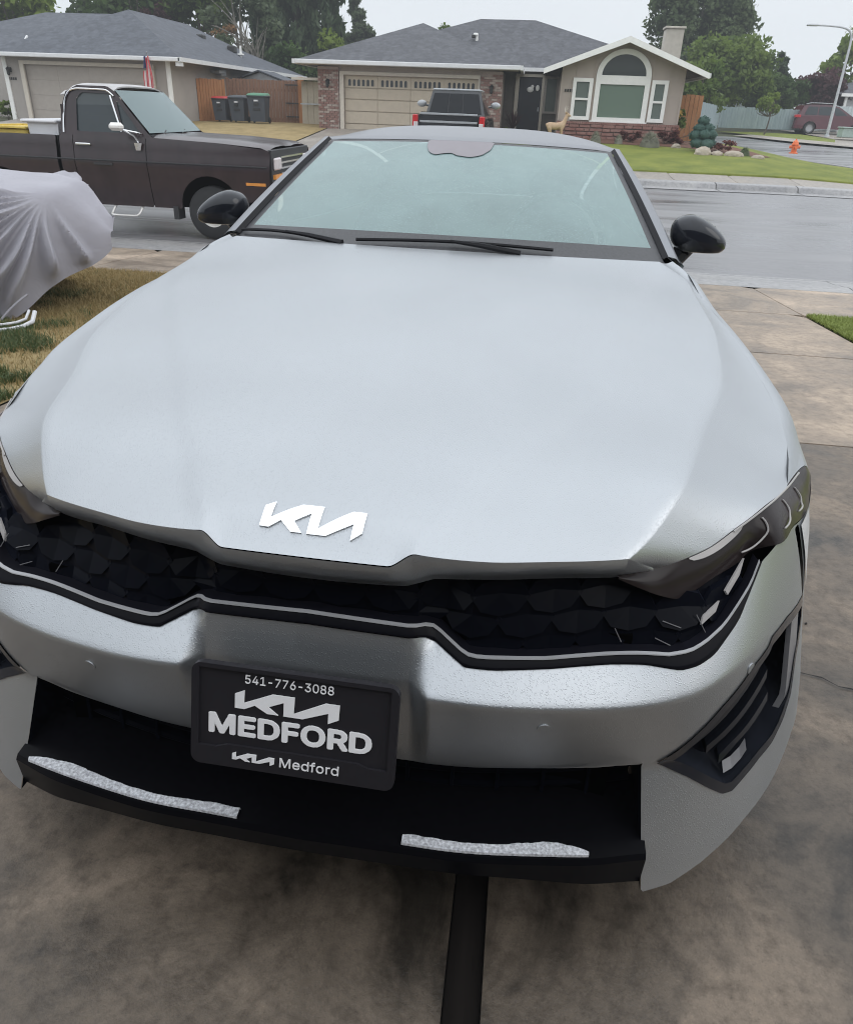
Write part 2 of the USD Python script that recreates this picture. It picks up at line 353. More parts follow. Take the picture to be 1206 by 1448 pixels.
# ---- the fascia as y = F(x, z)
HX = [0, .2, .4, .56, .7, .8, .86, .9, .92, .93, .936]; HY = [0, .004, .035, .08, .165, .275, .375, .475, .56, .68, 1.0]
LX = [0, .2, .4, .56, .7, .8, .87, .91, .928, .935, .94]; LY = [0, .004, .035, .08, .15, .225, .315, .41, .51, .64, 1.0]
from scipy.ndimage import gaussian_filter1d
from scipy.interpolate import CubicSpline
def smooth_plan(px, py, sig=.028):
    q = resample(np.c_[px, PCH(px, py)(px)] if False else np.c_[np.linspace(0, px[-1], 3000), PCH(px, py)(np.linspace(0, px[-1], 3000))], 1200); ds = np.hypot(*(q[1] - q[0]))
    g = np.c_[gaussian_filter1d(q[:, 0], sig / ds, mode='nearest'), gaussian_filter1d(q[:, 1], sig / ds, mode='nearest')]; w_ = ss(0, .06, q[:, 0])[:, None]; e_ = ss(.25, .05, q[-1, 1] - q[:, 1])[:, None]
    g = q * (1 - w_) + g * w_; g = g * (1 - e_) + q * e_; g[:, 0] = np.maximum.accumulate(g[:, 0]); return lambda x: np.interp(x, g[:, 0], g[:, 1])
Hp, Lp = smooth_plan(HX, HY), smooth_plan(LX, LY)
zcr = CubicSpline([0, .12, .20, .30, .42, .52, .60, .68, .76, .85, .936], [.551, .551, .549, .541, .531, .529, .538, .555, .564, .560, .55], bc_type='natural')
kup = PCH([0, .25, .45, .60, .72, .85, .936], [1.05, 1.25, 1.15, .80, .55, .48, .45])
def F(x, z):
    x = np.minimum(np.abs(np.asarray(x, float)), .9359); z = np.asarray(z, float)
    mid = 1 - ss(.160, .198, x)                               # the flat centre panel behind the number plate
    zc, zb, zl = zcr(x), .366, .15
    yc = Hp(x) - .003 + .066 * ss(.58, .88, x) + .012 * ss(.25, .52, x) + .034 * mid
    yb = (Lp(x) + Hp(x)) / 2 + .056 * (1 - ss(.50, .85, x)) + .012 * ss(.58, .88, x)
    yl = Lp(x) - .03
    k = kup(x) * (1 - mid) + .20 * mid; q = (yb - yc) / (zc - zb); d = z - zc; r_ = .0045 + .02 * ss(.62, .85, x)
    y = yc + (k + q) / 2 * (np.sqrt(d * d + r_ * r_) - r_) + (k - q) / 2 * d
    low = yb + (yl - yb) * np.clip((zb - z) / (zb - zl), 0, 1.3)
    t = ss(zb + .012, zb - .012, z); return y * (1 - t) + low * t
sx = np.r_[np.linspace(0, .8, 60), np.linspace(.805, .936, 90)]
sq = np.r_[0, np.cumsum(np.hypot(np.diff(sx), np.diff(Hp(sx))))]
S = lambda x: np.interp(x, sx, sq)
X = lambda s: np.interp(s, sq, sx)
fas = lambda s, z: np.stack([X(np.abs(s)) * np.sign(s), F(X(np.abs(s)), z), z], -1)
sy = lambda y: float(np.interp(y, Hp(sx), sq))               # arc length where the plan curve is y back
vent_xz = [(.572,.368), (.628,.340), (.671,.312), (.698,.295), (.717,.294), (.737,.309), (.768,.331), (.795,.343), (.814,.363), (.839,.394), (.850,.443), (.866,.475), (.876,.50), (.872,.53), (.797,.555), (.753,.556), (.745,.544), (.713,.531), (.662,.480), (.600,.398)]
vent_sz = [(S(x), z) for x, z in vent_xz]
hl_low = [(.713,.688), (.745,.698), (.80,.70), (.84,.69), (.873,.685), (.90,.70)]
top_line = [(0,.623), (.169,.619), (.203,.601), (.243,.581), (.289,.577), (.376,.574), (.463,.574), (.523,.573), (.575,.567), (.603,.571), (.629,.581), (.67,.616)]
low_line = [(.863,.302), (.836,.283), (.806,.258), (.755,.226), (.721,.203), (.673,.178), (.62,.159), (.569,.156), (.546,.364), (.469,.364), (.36,.367), (.153,.369), (0,.370)]
right = [(S(x), z) for x, z in top_line + hl_low] + [(sy(.66), .66), (sy(.655), .58), (sy(.61), .47), (sy(.59), .335), (sy(.57), .30)] + [(S(x), z) for x, z in low_line]
cover = Polygon([(-a, b) for a, b in right[::-1]] + right[1:-1]).buffer(0)
holes = [Polygon(vent_sz), Polygon([(-a, b) for a, b in vent_sz])]
slit = Polygon([(S(.803), .694), (S(.816), .694), (S(.872), .56), (S(.880), .53), (S(.872), .525), (S(.862), .55)])
slitm = Polygon([(-a, b) for a, b in slit.exterior.coords])
for h in holes + [slit, slitm]: cover = cover.difference(h)
xs_ = np.linspace(0, .93, 200); ridge = np.c_[S(xs_), zcr(xs_)]; fold_ = np.c_[S(xs_), np.full(200, .366)]
bv, bf_, bn = patch_n(cover, fas, .010, [ridge + [0, o] for o in (-.008, -.003, .003, .008)] + [ridge * [-1, 1] + [0, o] for o in (-.008, -.003, .003, .008)] + [fold_, fold_ * [-1, 1]])
fn_ = np.cross(bv[bf_[:, 1]] - bv[bf_[:, 0]], bv[bf_[:, 2]] - bv[bf_[:, 0]]); bn *= np.sign((bn * [0, -1, 0]).sum(1, keepdims=True) + 1e-9)
set_normals(obj('bumper_cover', (bv, bf_ if fn_[:, 1].mean() < 0 else bf_[:, ::-1]), 'satin_silver', car), bn)
for sg in (1, -1):
    pl = slit.buffer(.004) if sg > 0 else slitm.buffer(.004)
    obj('air_slot', patch(pl, lambda s, z: fas(s, z) + np.array([0, .02, 0]), .012), 'void_black', car, smooth=40)
drl = Polygon([(S(.822), .690), (S(.858), .694), (S(.892), .600), (S(.902), .535), (S(.885), .532), (S(.877), .56)])
for sg in (1, -1): obj('running_light', patch(drl if sg > 0 else shapely.affinity.scale(drl, -1, 1, origin=(0, 0)), lambda s, z: fas(s, z) + np.array([.002 * sg, -.004, 0]), .012), 'lamp_white', car, smooth=40)
# ---- vents: frame ring, recessed back, vertical blade and slats
for sg in (1, -1):
    flipm = (lambda q: q) if sg > 0 else mirror
    vp = Polygon(vent_sz)
    ring = vp.buffer(.001).difference(vp.buffer(-.016))
    vent = obj('side_vent', flipm(patch(vp.buffer(-.002), lambda s, z: fas(s, z) + np.array([-.02, .07, 0]) * 1.0, .014)), 'grille_black', car, smooth=40)
    fr = patch(ring, lambda s, z: fas(s, z) + np.array([.0, -.003, 0]), .007)
    wall = []
    for ringp in (np.array(vp.buffer(-.012).exterior.coords),):
        a = resample(ringp, 90); p0 = fas(a[:, 0], a[:, 1]) + [0, -.002, 0]; p1 = fas(a[:, 0], a[:, 1]) + [-.02, .07, 0]; wall = grid(np.array([p0, p1]), flip=True)
    obj('vent_frame', flipm(join(fr, wall)), 'gloss_black', vent, smooth=40)
    zz = np.linspace(.335, .535, 14)
    bl = np.array([[fas(S(.838 + o) + 0 * zz, zz) + [0, d, 0] for o, d in ((-.022, .02), (-.016, .002), (.012, .0), (.016, .02))]])[0]
    bl[:, :, 0] += np.interp(zz, [.335, .40, .535], [-.03, 0, .0])[None]
    obj('vent_blade', flipm(grid(bl, flip=True)), 'vent_grey', vent, smooth=40)
    for k, (xa, za, xb, zb_) in enumerate([(.64, .385, .76, .505), (.668, .362, .775, .462), (.695, .338, .785, .415), (.66, .43, .745, .525)]):
        xs = np.linspace(xa, xb, 8); zs = np.linspace(za, zb_, 8)
        b_ = np.array([fas(S(xs), zs + o) + [-.005, d, 0] for o, d in ((.007, .05), (.008, .018), (-.006, .016), (-.008, .05))])
        obj('vent_slat', flipm(grid(b_, flip=False)), 'gloss_black', vent, smooth=30)
    lo_ = np.array([[fas(S(x_), z_) + [0, dd, 0] for x_, z_ in ((.700, .318), (.716, .322), (.732, .333), (.742, .345))] for dd in (.012, .03)])
    lo_[1] += [0, 0, .010]
    obj('vent_floor', flipm(grid(lo_)), 'vent_grey', vent)
# ---- parking sensors and a tow cap on the lower bumper
for s_, z_ in ((.372, .49), (-.372, .49), (.742, .53), (-.742, .53)):
    P0 = fas(np.array([s_, s_ + .004, s_]), np.array([z_, z_, z_ + .004])); n_ = np.cross(P0[1] - P0[0], P0[2] - P0[0]); n_ /= np.linalg.norm(n_); n_ *= -np.sign(n_[1])
    obj('parking_sensor', join(cyl(P0[0] - n_ * .01, P0[0] + n_ * .0016, .0105, .0098, 18)), 'satin_silver', car, smooth=30)
# ---- grille opening
trim_in = [(0,.640), (.17,.635), (.243,.597), (.262,.594), (.366,.588), (.461,.588), (.52,.588), (.555,.587), (.587,.591), (.612,.600), (.643,.617), (.664,.636), (.69,.662), (.706,.69)]
tx = np.array([p[0] for p in trim_in]); tz = np.array([p[1] for p in trim_in])
lowx = np.array([p[0] for p in top_line + [(.713, .688)]]); lowz = np.array([p[1] for p in top_line + [(.713, .688)]])
a_ = resample(np.c_[lowx, lowz], 60); b_ = resample(np.c_[tx, tz], 60)
yt_ = lambda x, z: F(x, z)
rimO = np.c_[a_[:, 0], yt_(a_[:, 0], a_[:, 1]), a_[:, 1]]
bt_ = lambda x, z: F(x, z - .013) + .006
rimI = np.c_[b_[:, 0], bt_(b_[:, 0], b_[:, 1]), b_[:, 1]]
midl = rimO * .62 + rimI * .38; midl[:, 2] += .0; midl[:, 1] -= .004
deep = rimI + [0, .035, -.004]
grille = obj('upper_grille', both(grid(np.array([rimO + [0, .004, -.002], rimO + [0, -.002, .002], midl, rimI, deep]), flip=True)), 'trim_black', car, smooth=40)
strip = np.array([rimI + [0, -.0036, .0010], rimI + [0, -.0030, .0026], rimI + [0, .003, .0032]])
obj('grille_drip_trim', both(grid(strip, flip=True)), 'drip_trim', grille, smooth=40)
# back of the grille and its overlapping scales
gz0 = PCH(tx, tz); gz1 = PCH(np.r_[gtop_pts[:-1, 0], .474, .504, .549, .57, .634, .678, .706, .72], np.r_[gtop_pts[:-1, 2], .702, .69, .667, .66, .679, .689, .698, .70])
gyb = lambda x, z: F(x, gz0(np.minimum(np.abs(x), .70)) - .013) + .036 + (.10 + .75 * np.minimum(np.abs(x), .7)) * np.maximum(0, np.asarray(z, float) - gz0(np.minimum(np.abs(x), .70)))
gp_ = Polygon([(x, float(gz0(x)) - .012) for x in np.linspace(0, .69, 40)] + [(x, float(gz1(x)) + .002) for x in np.linspace(.69, 0, 40)])
gfun = lambda x, z: np.stack([x, gyb(np.abs(x), z) + .015, z], -1)
obj('grille_back', both(patch(gp_, gfun, .03)), 'grille_black', grille, smooth=40)
rng = random.Random(5)
for r in range(5):
    for k in range(-8, 9):
        x = (k + (.5 if r % 2 else 0)) * .082; z = .565 + r * .034
        if abs(x) > .66 or z > float(gz1(min(.71, abs(x) + .03))) - .026 or z > float(gz1(abs(x))) - .026 or z < float(gz0(abs(x))) - .015: continue
        pts = [(-.046, .0), (-.030, .021), (0, .029), (.030, .021), (.046, 0), (.028, -.020), (0, -.026), (-.028, -.020)]
        rim = np.array([(x + a, gyb(abs(x + a), z + b) - .000 - .005 * (b < 0), z + b) for a, b in pts]); cen = np.array([(x, gyb(abs(x), z) + .006, z + .004)])
        V = np.vstack([rim, rim + [0, .022, 0], cen]); n8 = 8
        Fc = [(i, (i + 1) % 8, 16) for i in range(8)] + [t for i in range(8) for t in ((i, i + 8, (i + 1) % 8), ((i + 1) % 8, i + 8, (i + 1) % 8 + 8))]
        obj('grille_scale', (V, np.array(Fc)), 'grille_black', grille)
# ---- headlights
top3 = np.array([(.462,.158,.703), (.49,.170,.703), (.52,.190,.704)] + [tuple(p) for p in front_pts[-2::-1]] + [(.803,.487,.747), (.845,.562,.745), (.872,.605,.742), (.893,.640,.728)])
bot3 = np.array([(.462,.150,.701), (.504,.160,.681), (.549,.184,.657), (.57,.197,.649), (.634,.245,.670), (.678,.285,.679), (.706,.316,.688)] + [(x_, float(F(x_, z_)) - .001, z_) for x_, z_ in ((.745, .699), (.80, .701), (.84, .691), (.873, .686), (.90, .70))] + [(.914,.655,.69)])
ct, cb = smoothcurve(top3, 60), smoothcurve(bot3, 60)
def lens(s, t, out=0.0):
    i = np.asarray(s, float) * 59; a = np.stack([np.interp(i, np.arange(60), ct[:, k]) for k in range(3)], -1); b = np.stack([np.interp(i, np.arange(60), cb[:, k]) for k in range(3)], -1)
    t = np.asarray(t, float)[..., None]; p = a * (1 - t) + b * t
    n = np.array([.35, -.85, .35]); return p + n * (.005 * np.sin(np.clip(t, 0, 1) * math.pi) + out)
sg_, tg_ = np.meshgrid(np.linspace(0, 1, 60), np.linspace(0, 1, 12), indexing='ij')
L_ = lens(sg_, tg_, -.001)
for sg in (1, -1):
    fm = (lambda q: q) if sg > 0 else mirror
    hl = obj('headlight', fm(grid(L_, flip=True)), 'smoked_lens', car, smooth=40)
    for s0, s1 in ((.33, .475), (.50, .625), (.645, .76)):
        pts = [lens(s1, .18, .001), lens(s1, .55, .001), lens(s1 - .012, .66, .001), lens(s0 + .05, .74, .001)]
        obj('light_hook', fm(tube(smoothcurve(np.array(pts), 16), .0016, 6)), 'lamp_line', hl, smooth=40)
    s_ = np.linspace(.20, .40, 16)
    obj('light_bar', fm(grid(np.array([lens(s_, .02 + 0 * s_, .001), lens(s_, .05 + .17 * np.sin((s_ - .2) / .2 * math.pi) ** .5, .0015)]), flip=False)), 'lamp_line', hl, smooth=40)
    s_ = np.linspace(.36, .86, 40)
    obj('light_edge', fm(tube(lens(s_, .03 + 0 * s_, .002), .0018, 6)), 'lamp_line', hl, smooth=40)
    for s0, t0, s1, t1 in ((.03, .6, .10, 1.0), (.12, 1.25, .2, 1.55), (.2, 1.4, .26, 1.75)):
        pass
xl_ = np.linspace(.56, .93, 40)
for sg in (1, -1):
    q = grid(np.array([np.c_[xl_, F(xl_, z_ + 0 * xl_) + d_, z_ + 0 * xl_] for z_, d_ in ((.50, .03), (.58, .035), (.66, .05), (.74, .08), (.75, .4))]), flip=True)
    obj('lamp_housing', q if sg > 0 else mirror(q), 'void_black', car, smooth=40)
# bright corner pieces low in the grille beside the headlight
for sg in (1, -1):
    fm = (lambda q: q) if sg > 0 else mirror
    for q4 in ([(.650,.652), (.684,.690), (.676,.668), (.655,.645)], [(.612,.624), (.640,.640), (.634,.626), (.610,.612)]):
        v_ = np.array([(x_, gyb(x_, z_) - .006, z_) for x_, z_ in q4])
        obj('corner_reflector', fm(sheet((v_, np.array([[0, 2, 1], [0, 3, 2]])), .004)), 'lamp_line', grille)
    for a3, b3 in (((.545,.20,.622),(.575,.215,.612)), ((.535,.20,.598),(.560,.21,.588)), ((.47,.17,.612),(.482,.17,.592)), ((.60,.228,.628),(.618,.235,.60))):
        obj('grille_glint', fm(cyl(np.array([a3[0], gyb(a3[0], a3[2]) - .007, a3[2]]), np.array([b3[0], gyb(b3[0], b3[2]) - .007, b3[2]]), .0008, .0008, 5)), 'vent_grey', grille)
# ---- lower intake and splitter
xs = np.linspace(0, .560, 30)
obj('lower_intake', both(join(
    grid(np.array([np.c_[xs, F(xs, .368 + 0 * xs) + .004, .368 + 0 * xs], np.c_[xs, Lp(xs) + .19, .355 + 0 * xs]]), flip=True),
    grid(np.array([np.c_[xs, Lp(xs) + .19, .355 + 0 * xs], np.c_[xs, Lp(xs) + .17, .20 + 0 * xs]]), flip=True),
    grid(np.array([[(.546, F(.546, .368), .368), (.567, Lp(.567) - .026, .158)], [(.55, .27, .37), (.57, .27, .16)]]), flip=False))), 'grille_black', car, smooth=30)
for k in range(4):
    z_ = .345 - k * .032
    sl = np.array([np.c_[xs * .97, Lp(xs) + .10 + o, z_ + h + 0 * xs] for o, h in ((.05, .006), (0, .007), (-.004, 0), (0, -.007), (.05, -.006))])
    obj('intake_slat', both(grid(sl, flip=True)), 'grille_black', car, smooth=40)
for k in range(-6, 7):
    x_ = k * .078
    obj('intake_fin', bx(x_ - .003, x_ + .003, Lp(abs(x_)) + .095, Lp(abs(x_)) + .17, .225, .356), 'grille_black', car)
zl_ = PCH([0, .15, .3, .4, .5, .57], [.214, .214, .205, .192, .172, .157]); zu_ = PCH([0, .15, .3, .47, .57], [.268, .270, .262, .250, .236])
xs = np.linspace(0, .566, 36); yl_ = Lp(xs) - .032 + .008 * ss(.45, .566, xs)
sp = np.array([np.c_[xs, yl_ + .16, zu_(xs) + .015], np.c_[xs, yl_ + .03, zu_(xs) + .004], np.c_[xs, yl_ + .006, zu_(xs)], np.c_[xs, yl_, zu_(xs) - .008], np.c_[xs, yl_ + .008, zl_(xs) + .010], np.c_[xs, yl_ + .022, zl_(xs)], np.c_[xs, yl_ + .2, zl_(xs) + .0]])
splitter = obj('splitter', both(grid(sp, flip=True)), 'lip_black', car, smooth=30)
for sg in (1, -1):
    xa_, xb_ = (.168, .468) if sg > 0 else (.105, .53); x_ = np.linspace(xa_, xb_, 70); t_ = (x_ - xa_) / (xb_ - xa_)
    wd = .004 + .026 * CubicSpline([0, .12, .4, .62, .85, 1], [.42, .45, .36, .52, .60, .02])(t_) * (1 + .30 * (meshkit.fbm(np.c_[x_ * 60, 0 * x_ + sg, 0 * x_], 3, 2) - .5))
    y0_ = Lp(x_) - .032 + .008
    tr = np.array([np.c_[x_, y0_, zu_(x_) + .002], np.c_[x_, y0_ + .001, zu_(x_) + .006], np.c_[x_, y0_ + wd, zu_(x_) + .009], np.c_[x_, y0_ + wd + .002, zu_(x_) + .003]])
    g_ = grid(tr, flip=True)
    obj('splitter_strip', g_ if sg > 0 else mirror(g_), 'satin_trim', splitter, smooth=40)  # sky reflection on the lip put in as pale strips, longer on one side
# ---- underbody and dark engine bay so that nothing shows through
obj('underbody', join(bx(-.55, .55, .32, .62, .2, .66), bx(-.72, .72, .62, 4.5, .17, .30), bx(-.6, .6, .60, 1.35, .3, .72), bx(-.50, .50, .15, .36, .22, .60)), 'void_black', car)
# ---- emblem on the bonnet tab and number plate
LOGO = [(0,.06), (0,.78), (.46,1.0), (.44,.36), (1.80,.98), (2.86,.98), (2.83,.16), (4.32,.90), (4.98,.90), (4.96,.16), (4.46,-.10), (4.46,.42), (3.26,-.04), (2.34,-.04), (2.34,.64), (1.62,.32), (2.10,-.03), (1.56,-.03), (.96,.30), (.46,.05)]
def logo(width, depth):
    s_ = width / 4.98; return prism([(x * s_, z * s_) for x, z in LOGO], -depth, 0)
lv, lf = logo(.156, .004)
tr_ = trimesh.Trimesh(lv, lf, process=True); lv, lf = trimesh.remesh.subdivide_to_size(tr_.vertices, tr_.faces, .012)
hz0 = lambda y: np.interp(y, c0(vs)[::-1, 1], c0(vs)[::-1, 2])
yy = .064 + (lv[:, 2] + .002) * 1.36                                  # laid up the slope of the bonnet tab
zz_ = np.interp(yy, inner[::-1, 0, 1], inner[::-1, 0, 2])
lift = -lv[:, 1]                                                     # 0 at the back of the letters .. 4 mm
emb = np.c_[lv[:, 0] - .077, yy - lift * .3, zz_ + .0004 + lift * .6]
obj('bonnet_emblem', (emb, lf), 'emblem_white', car)
TL = .20; pc = np.array([0, -.030, .497])
def plate(mesh):                                                   # local (x, depth -y, z) -> tilted plate
    v, f = vf(mesh); w = v.copy(); c_, s_ = math.cos(TL), math.sin(TL)
    w[:, 1] = v[:, 1] * c_ + v[:, 2] * s_; w[:, 2] = v[:, 2] * c_ - v[:, 1] * s_
    return w + pc, f
rr = lambda w, h, r: shapely.box(-w / 2 + r, -h / 2 + r, w / 2 - r, h / 2 - r).buffer(r, quad_segs=6)
pl_ = obj('number_plate', plate(prism(rr(.302, .150, .012), -.002, .004)), 'plate_grey', car)
frp = rr(.315, .166, .015).difference(Polygon([(-.146, .076), (.146, .076), (.146, -.052), (.118, -.052), (.100, -.046), (-.100, -.046), (-.118, -.052), (-.146, -.052)]))
obj('plate_frame', plate(prism(frp, -.006, .006)), 'plate_grey', pl_)
def letter(txt, h, x0, x1, z, bold=False, d=.0012):
    v, f = vf(meshkit.text_mesh(txt, h, d, bold)); wd = v[:, 0].max() - v[:, 0].min(); k = (x1 - x0) / wd
    v = np.c_[(v[:, 0] - v[:, 0].min()) * k + x0, -v[:, 2] - .0025, v[:, 1] + z]; return v, f
obj('plate_phone_number', plate(letter('541-776-3088', .0135, -.075, .060, .0572)), 'plate_letter', pl_)
obj('plate_logo', plate(moved(logo(.160, .0012), (-.090, -.0025, .0135))), 'plate_letter', pl_)
_md = letter('MEDFORD', .030, -.1295, .1195, -.0285, True)
obj('plate_name', plate(join(*[moved(_md, (dx_, -.00006 * i_, dz_)) for i_, (dx_, dz_) in enumerate(((-.0013, 0), (.0013, 0), (0, .0009), (0, -.0009), (0, 0)))])), 'plate_letter', pl_)
obj('frame_logo', plate(moved(logo(.066, .0012), (-.091, -.0065, -.0685))), 'plate_letter', pl_)
obj('frame_name', plate(moved(letter('Medford', .015, -.017, .074, -.0695), (0, -.004, 0))), 'plate_letter', pl_)
obj('plate_bracket', bx(-.12, .12, -.012, .05, .44, .50), 'soft_black', car)

# ---- sides: wings, doors and quarters as one lofted skin per side with wheel arches
rows = [
 [(.803,.487,.748),(.868,.600,.744),(.912,.655,.69),(.929,.665,.58),(.930,.66,.42),(.925,.64,.30),(.90,.63,.20)],
 [(.835,.628,.785),(.886,.690,.757),(.918,.705,.69),(.931,.71,.58),(.931,.71,.42),(.925,.70,.30),(.90,.70,.20)],
 [(.839,.723,.815),(.888,.762,.788),(.917,.770,.70),(.932,.77,.58),(.932,.77,.42),(.925,.77,.30),(.90,.77,.20)],
 [(.827,.873,.860),(.874,.890,.832),(.911,.892,.73),(.933,.89,.58),(.933,.89,.42),(.925,.89,.30),(.90,.89,.20)],
 [(.800,1.068,.915),(.856,1.070,.868),(.903,1.07,.76),(.932,1.07,.58),(.932,1.07,.42),(.925,1.07,.30),(.90,1.07,.20)],
 [(.776,1.320,.955),(.835,1.320,.905),(.892,1.32,.78),(.926,1.32,.58),(.928,1.32,.42),(.922,1.32,.30),(.90,1.32,.20)],
 [(.750,1.440,1.004),(.815,1.460,.94),(.885,1.46,.79),(.923,1.46,.58),(.926,1.46,.42),(.92,1.46,.30),(.90,1.46,.20)],
 [(.735,1.75,1.018),(.805,1.75,.95),(.882,1.75,.79),(.920,1.75,.58),(.916,1.75,.42),(.92,1.75,.30),(.90,1.75,.19)],
 [(.735,2.60,1.022),(.810,2.60,.96),(.888,2.60,.80),(.922,2.60,.58),(.914,2.60,.42),(.92,2.60,.30),(.90,2.60,.19)],
 [(.742,3.40,1.035),(.818,3.40,.98),(.898,3.40,.81),(.930,3.40,.60),(.926,3.40,.42),(.92,3.40,.30),(.90,3.40,.20)],
 [(.725,4.10,1.055),(.808,4.10,1.0),(.898,4.10,.82),(.930,4.10,.60),(.928,4.10,.42),(.92,4.10,.30),(.89,4.10,.22)],
 [(.690,4.55,1.05),(.765,4.55,1.0),(.850,4.55,.82),(.885,4.55,.60),(.885,4.55,.42),(.87,4.55,.30),(.84,4.55,.24)],
 [(.640,4.78,1.03),(.700,4.80,.98),(.770,4.84,.82),(.800,4.86,.60),(.800,4.85,.42),(.78,4.82,.32),(.75,4.78,.26)]]
Rw = np.array(rows); par = np.r_[0, np.cumsum(np.linalg.norm(np.diff(Rw[:, 2], axis=0), axis=1))]
dense = PCH(par, Rw)(np.linspace(0, par[-1], 170)); dense = PCH(np.arange(7), dense.transpose(1, 0, 2))(np.linspace(0, 6, 40)).transpose(1, 0, 2)
v, f = grid(dense, flip=False)
keep = np.ones(len(f), bool)
for wy in (.965, 3.815):
    dd = np.hypot(v[:, 1] - wy, v[:, 2] - .335); near = (dd > .345) & (dd < .392); k = .37 / dd[near]
    v[near, 1] = wy + (v[near, 1] - wy) * k; v[near, 2] = .335 + (v[near, 2] - .335) * k
    cc = v[f].mean(1); keep &= np.hypot(cc[:, 1] - wy, cc[:, 2] - .335) > .368
side = (v, f[keep])
cen = side[0][side[1]].mean(1)
cuts = {'front_wing': cen[:, 1] < 1.55, 'front_door': (cen[:, 1] >= 1.55) & (cen[:, 1] < 2.62), 'rear_door': (cen[:, 1] >= 2.62) & (cen[:, 1] < 3.5), 'rear_quarter': cen[:, 1] >= 3.5}
sideparts = {}
for nm, sel in cuts.items():
    q = trimesh.Trimesh(side[0], side[1][sel], process=False); q.remove_unreferenced_vertices(); q = vf(q)
    for sg in (1, -1):
        sideparts[nm, sg] = obj(nm, q if sg > 0 else mirror(q), 'satin_silver', car, smooth=40)
for sg in (1, -1):
    fm = (lambda q: q) if sg > 0 else mirror
    for nm, y_ in (('front_door', 2.42), ('rear_door', 3.32)):
        obj('door_handle', fm(bx(.893, .915, y_, y_ + .16, .832, .856, .008)), 'satin_silver', sideparts[nm, sg])
    for wy in (.965, 3.815):
        wx = .80
        wh = obj('wheel', fm(moved(lathe([(.20, -.11), (.30, -.11), (.330, -.095), (.338, -.05), (.338, .05), (.330, .095), (.30, .112), (.245, .115), (.235, .10)], 40, axis=0), (wx, wy, .335))), 'rubber', car, smooth=40)
        sp_ = [moved(lathe([(.235, .10), (.238, .112), (.228, .112), (.215, .085), (.215, -.08)], 40, axis=0), (wx, wy, .335)), cyl((wx + .06, wy, .335), (wx + .105, wy, .335), .04, .035)]
        for k in range(10):
            a = k * math.pi / 5; d_ = np.array([0, math.cos(a), math.sin(a)]); c_ = np.array([wx, wy, .335])
            sp_.append(tube([c_ + d_ * .03 + [.095, 0, 0], c_ + d_ * .225 + [.098, 0, 0]], [.016, .011], 6))
        obj('rim', fm(join(sp_)), 'rim_alloy', wh, smooth=40)
        obj('arch_liner', fm(moved(lathe([(.376, .095), (.376, -.20), (.05, -.21)], 30, axis=0), (wx, wy, .335))), 'void_black', car, smooth=40)
# ---- windscreen, pillars, roof, glasshouse
wb = lambda x: np.stack([x, 1.365 + .185 * (x / .69) ** 2, 1.048 - .018 * (x / .69) ** 2], -1)
wt = lambda x: np.stack([x, 2.045 + .125 * (x / .543) ** 2, 1.356 - .010 * (np.abs(x) / .543) ** 2], -1)
def ws(u, v_, out=0.0):
    u, v_ = np.asarray(u, float), np.asarray(v_, float)
    a, b = wb(u * .69), wt(u * .543); p = a + (b - a) * v_[..., None]
    p[..., 2] += .012 * np.sin(np.clip(v_, 0, 1) * math.pi) * (1 - .4 * u ** 2) + out * .9; p[..., 1] -= out * .42; return p
def wsp(u0, u1, v0, v1, nu=30, nv=14, out=0.0):
    a, b = np.meshgrid(np.linspace(u0, u1, nu), np.linspace(v0, v1, nv), indexing='ij'); return grid(ws(a, b, out), flip=False)
glass = obj('windscreen', wsp(-.965, .965, .082, .975, 60, 24), 'dewy_glass', car, smooth=True)
obj('windscreen_border', join(wsp(-1, 1, -.03, .082, 60, 5), wsp(-1, -.965, .082, 1, 3, 20), wsp(.965, 1, .082, 1, 3, 20), wsp(-.965, .965, .975, 1, 60, 3)), 'frit', glass, smooth=True)
sens = Polygon([(-.245, .99), (.195, .99), (.175, .90), (.125, .83), (.06, .80), (-.02, .815), (-.065, .845), (-.115, .835), (-.165, .815), (-.205, .845), (-.232, .91)]).buffer(.012).buffer(-.006)
obj('sensor_housing_band', patch(sens, lambda a, b: ws(a, b, .003), .03), 'sensor_shade', glass, smooth=True)
# cowl under the rear edge of the bonnet, wipers
xw = np.linspace(-.70, .70, 40)
obj('cowl_panel', grid(np.array([np.c_[xw, wb(xw)[:, 1] - .10, wb(xw)[:, 2] - .035], wb(xw) + [0, .01, -.008]])), 'soft_black', car, smooth=True)
for u0, v0, u1, v1, ua_, va in ((-.99, .012, -.52, -.022, -.72, .0), (-.36, -.012, .50, -.002, .06, .0)):
    s_ = np.linspace(0, 1, 14); pts = ws(u0 + (u1 - u0) * s_, v0 + (v1 - v0) * s_ + .02 * np.sin(s_ * math.pi), .012)
    wp = obj('wiper', tube(pts, .0055, 6), 'soft_black', car, smooth=40)
    obj('wiper_arm', join(tube([ws(ua_, va, .020), ws(ua_ + .13, va - .015, .018), ws(ua_ + .30, -.035, .008)], [.005, .008, .010], 6)), 'soft_black', wp, smooth=40)
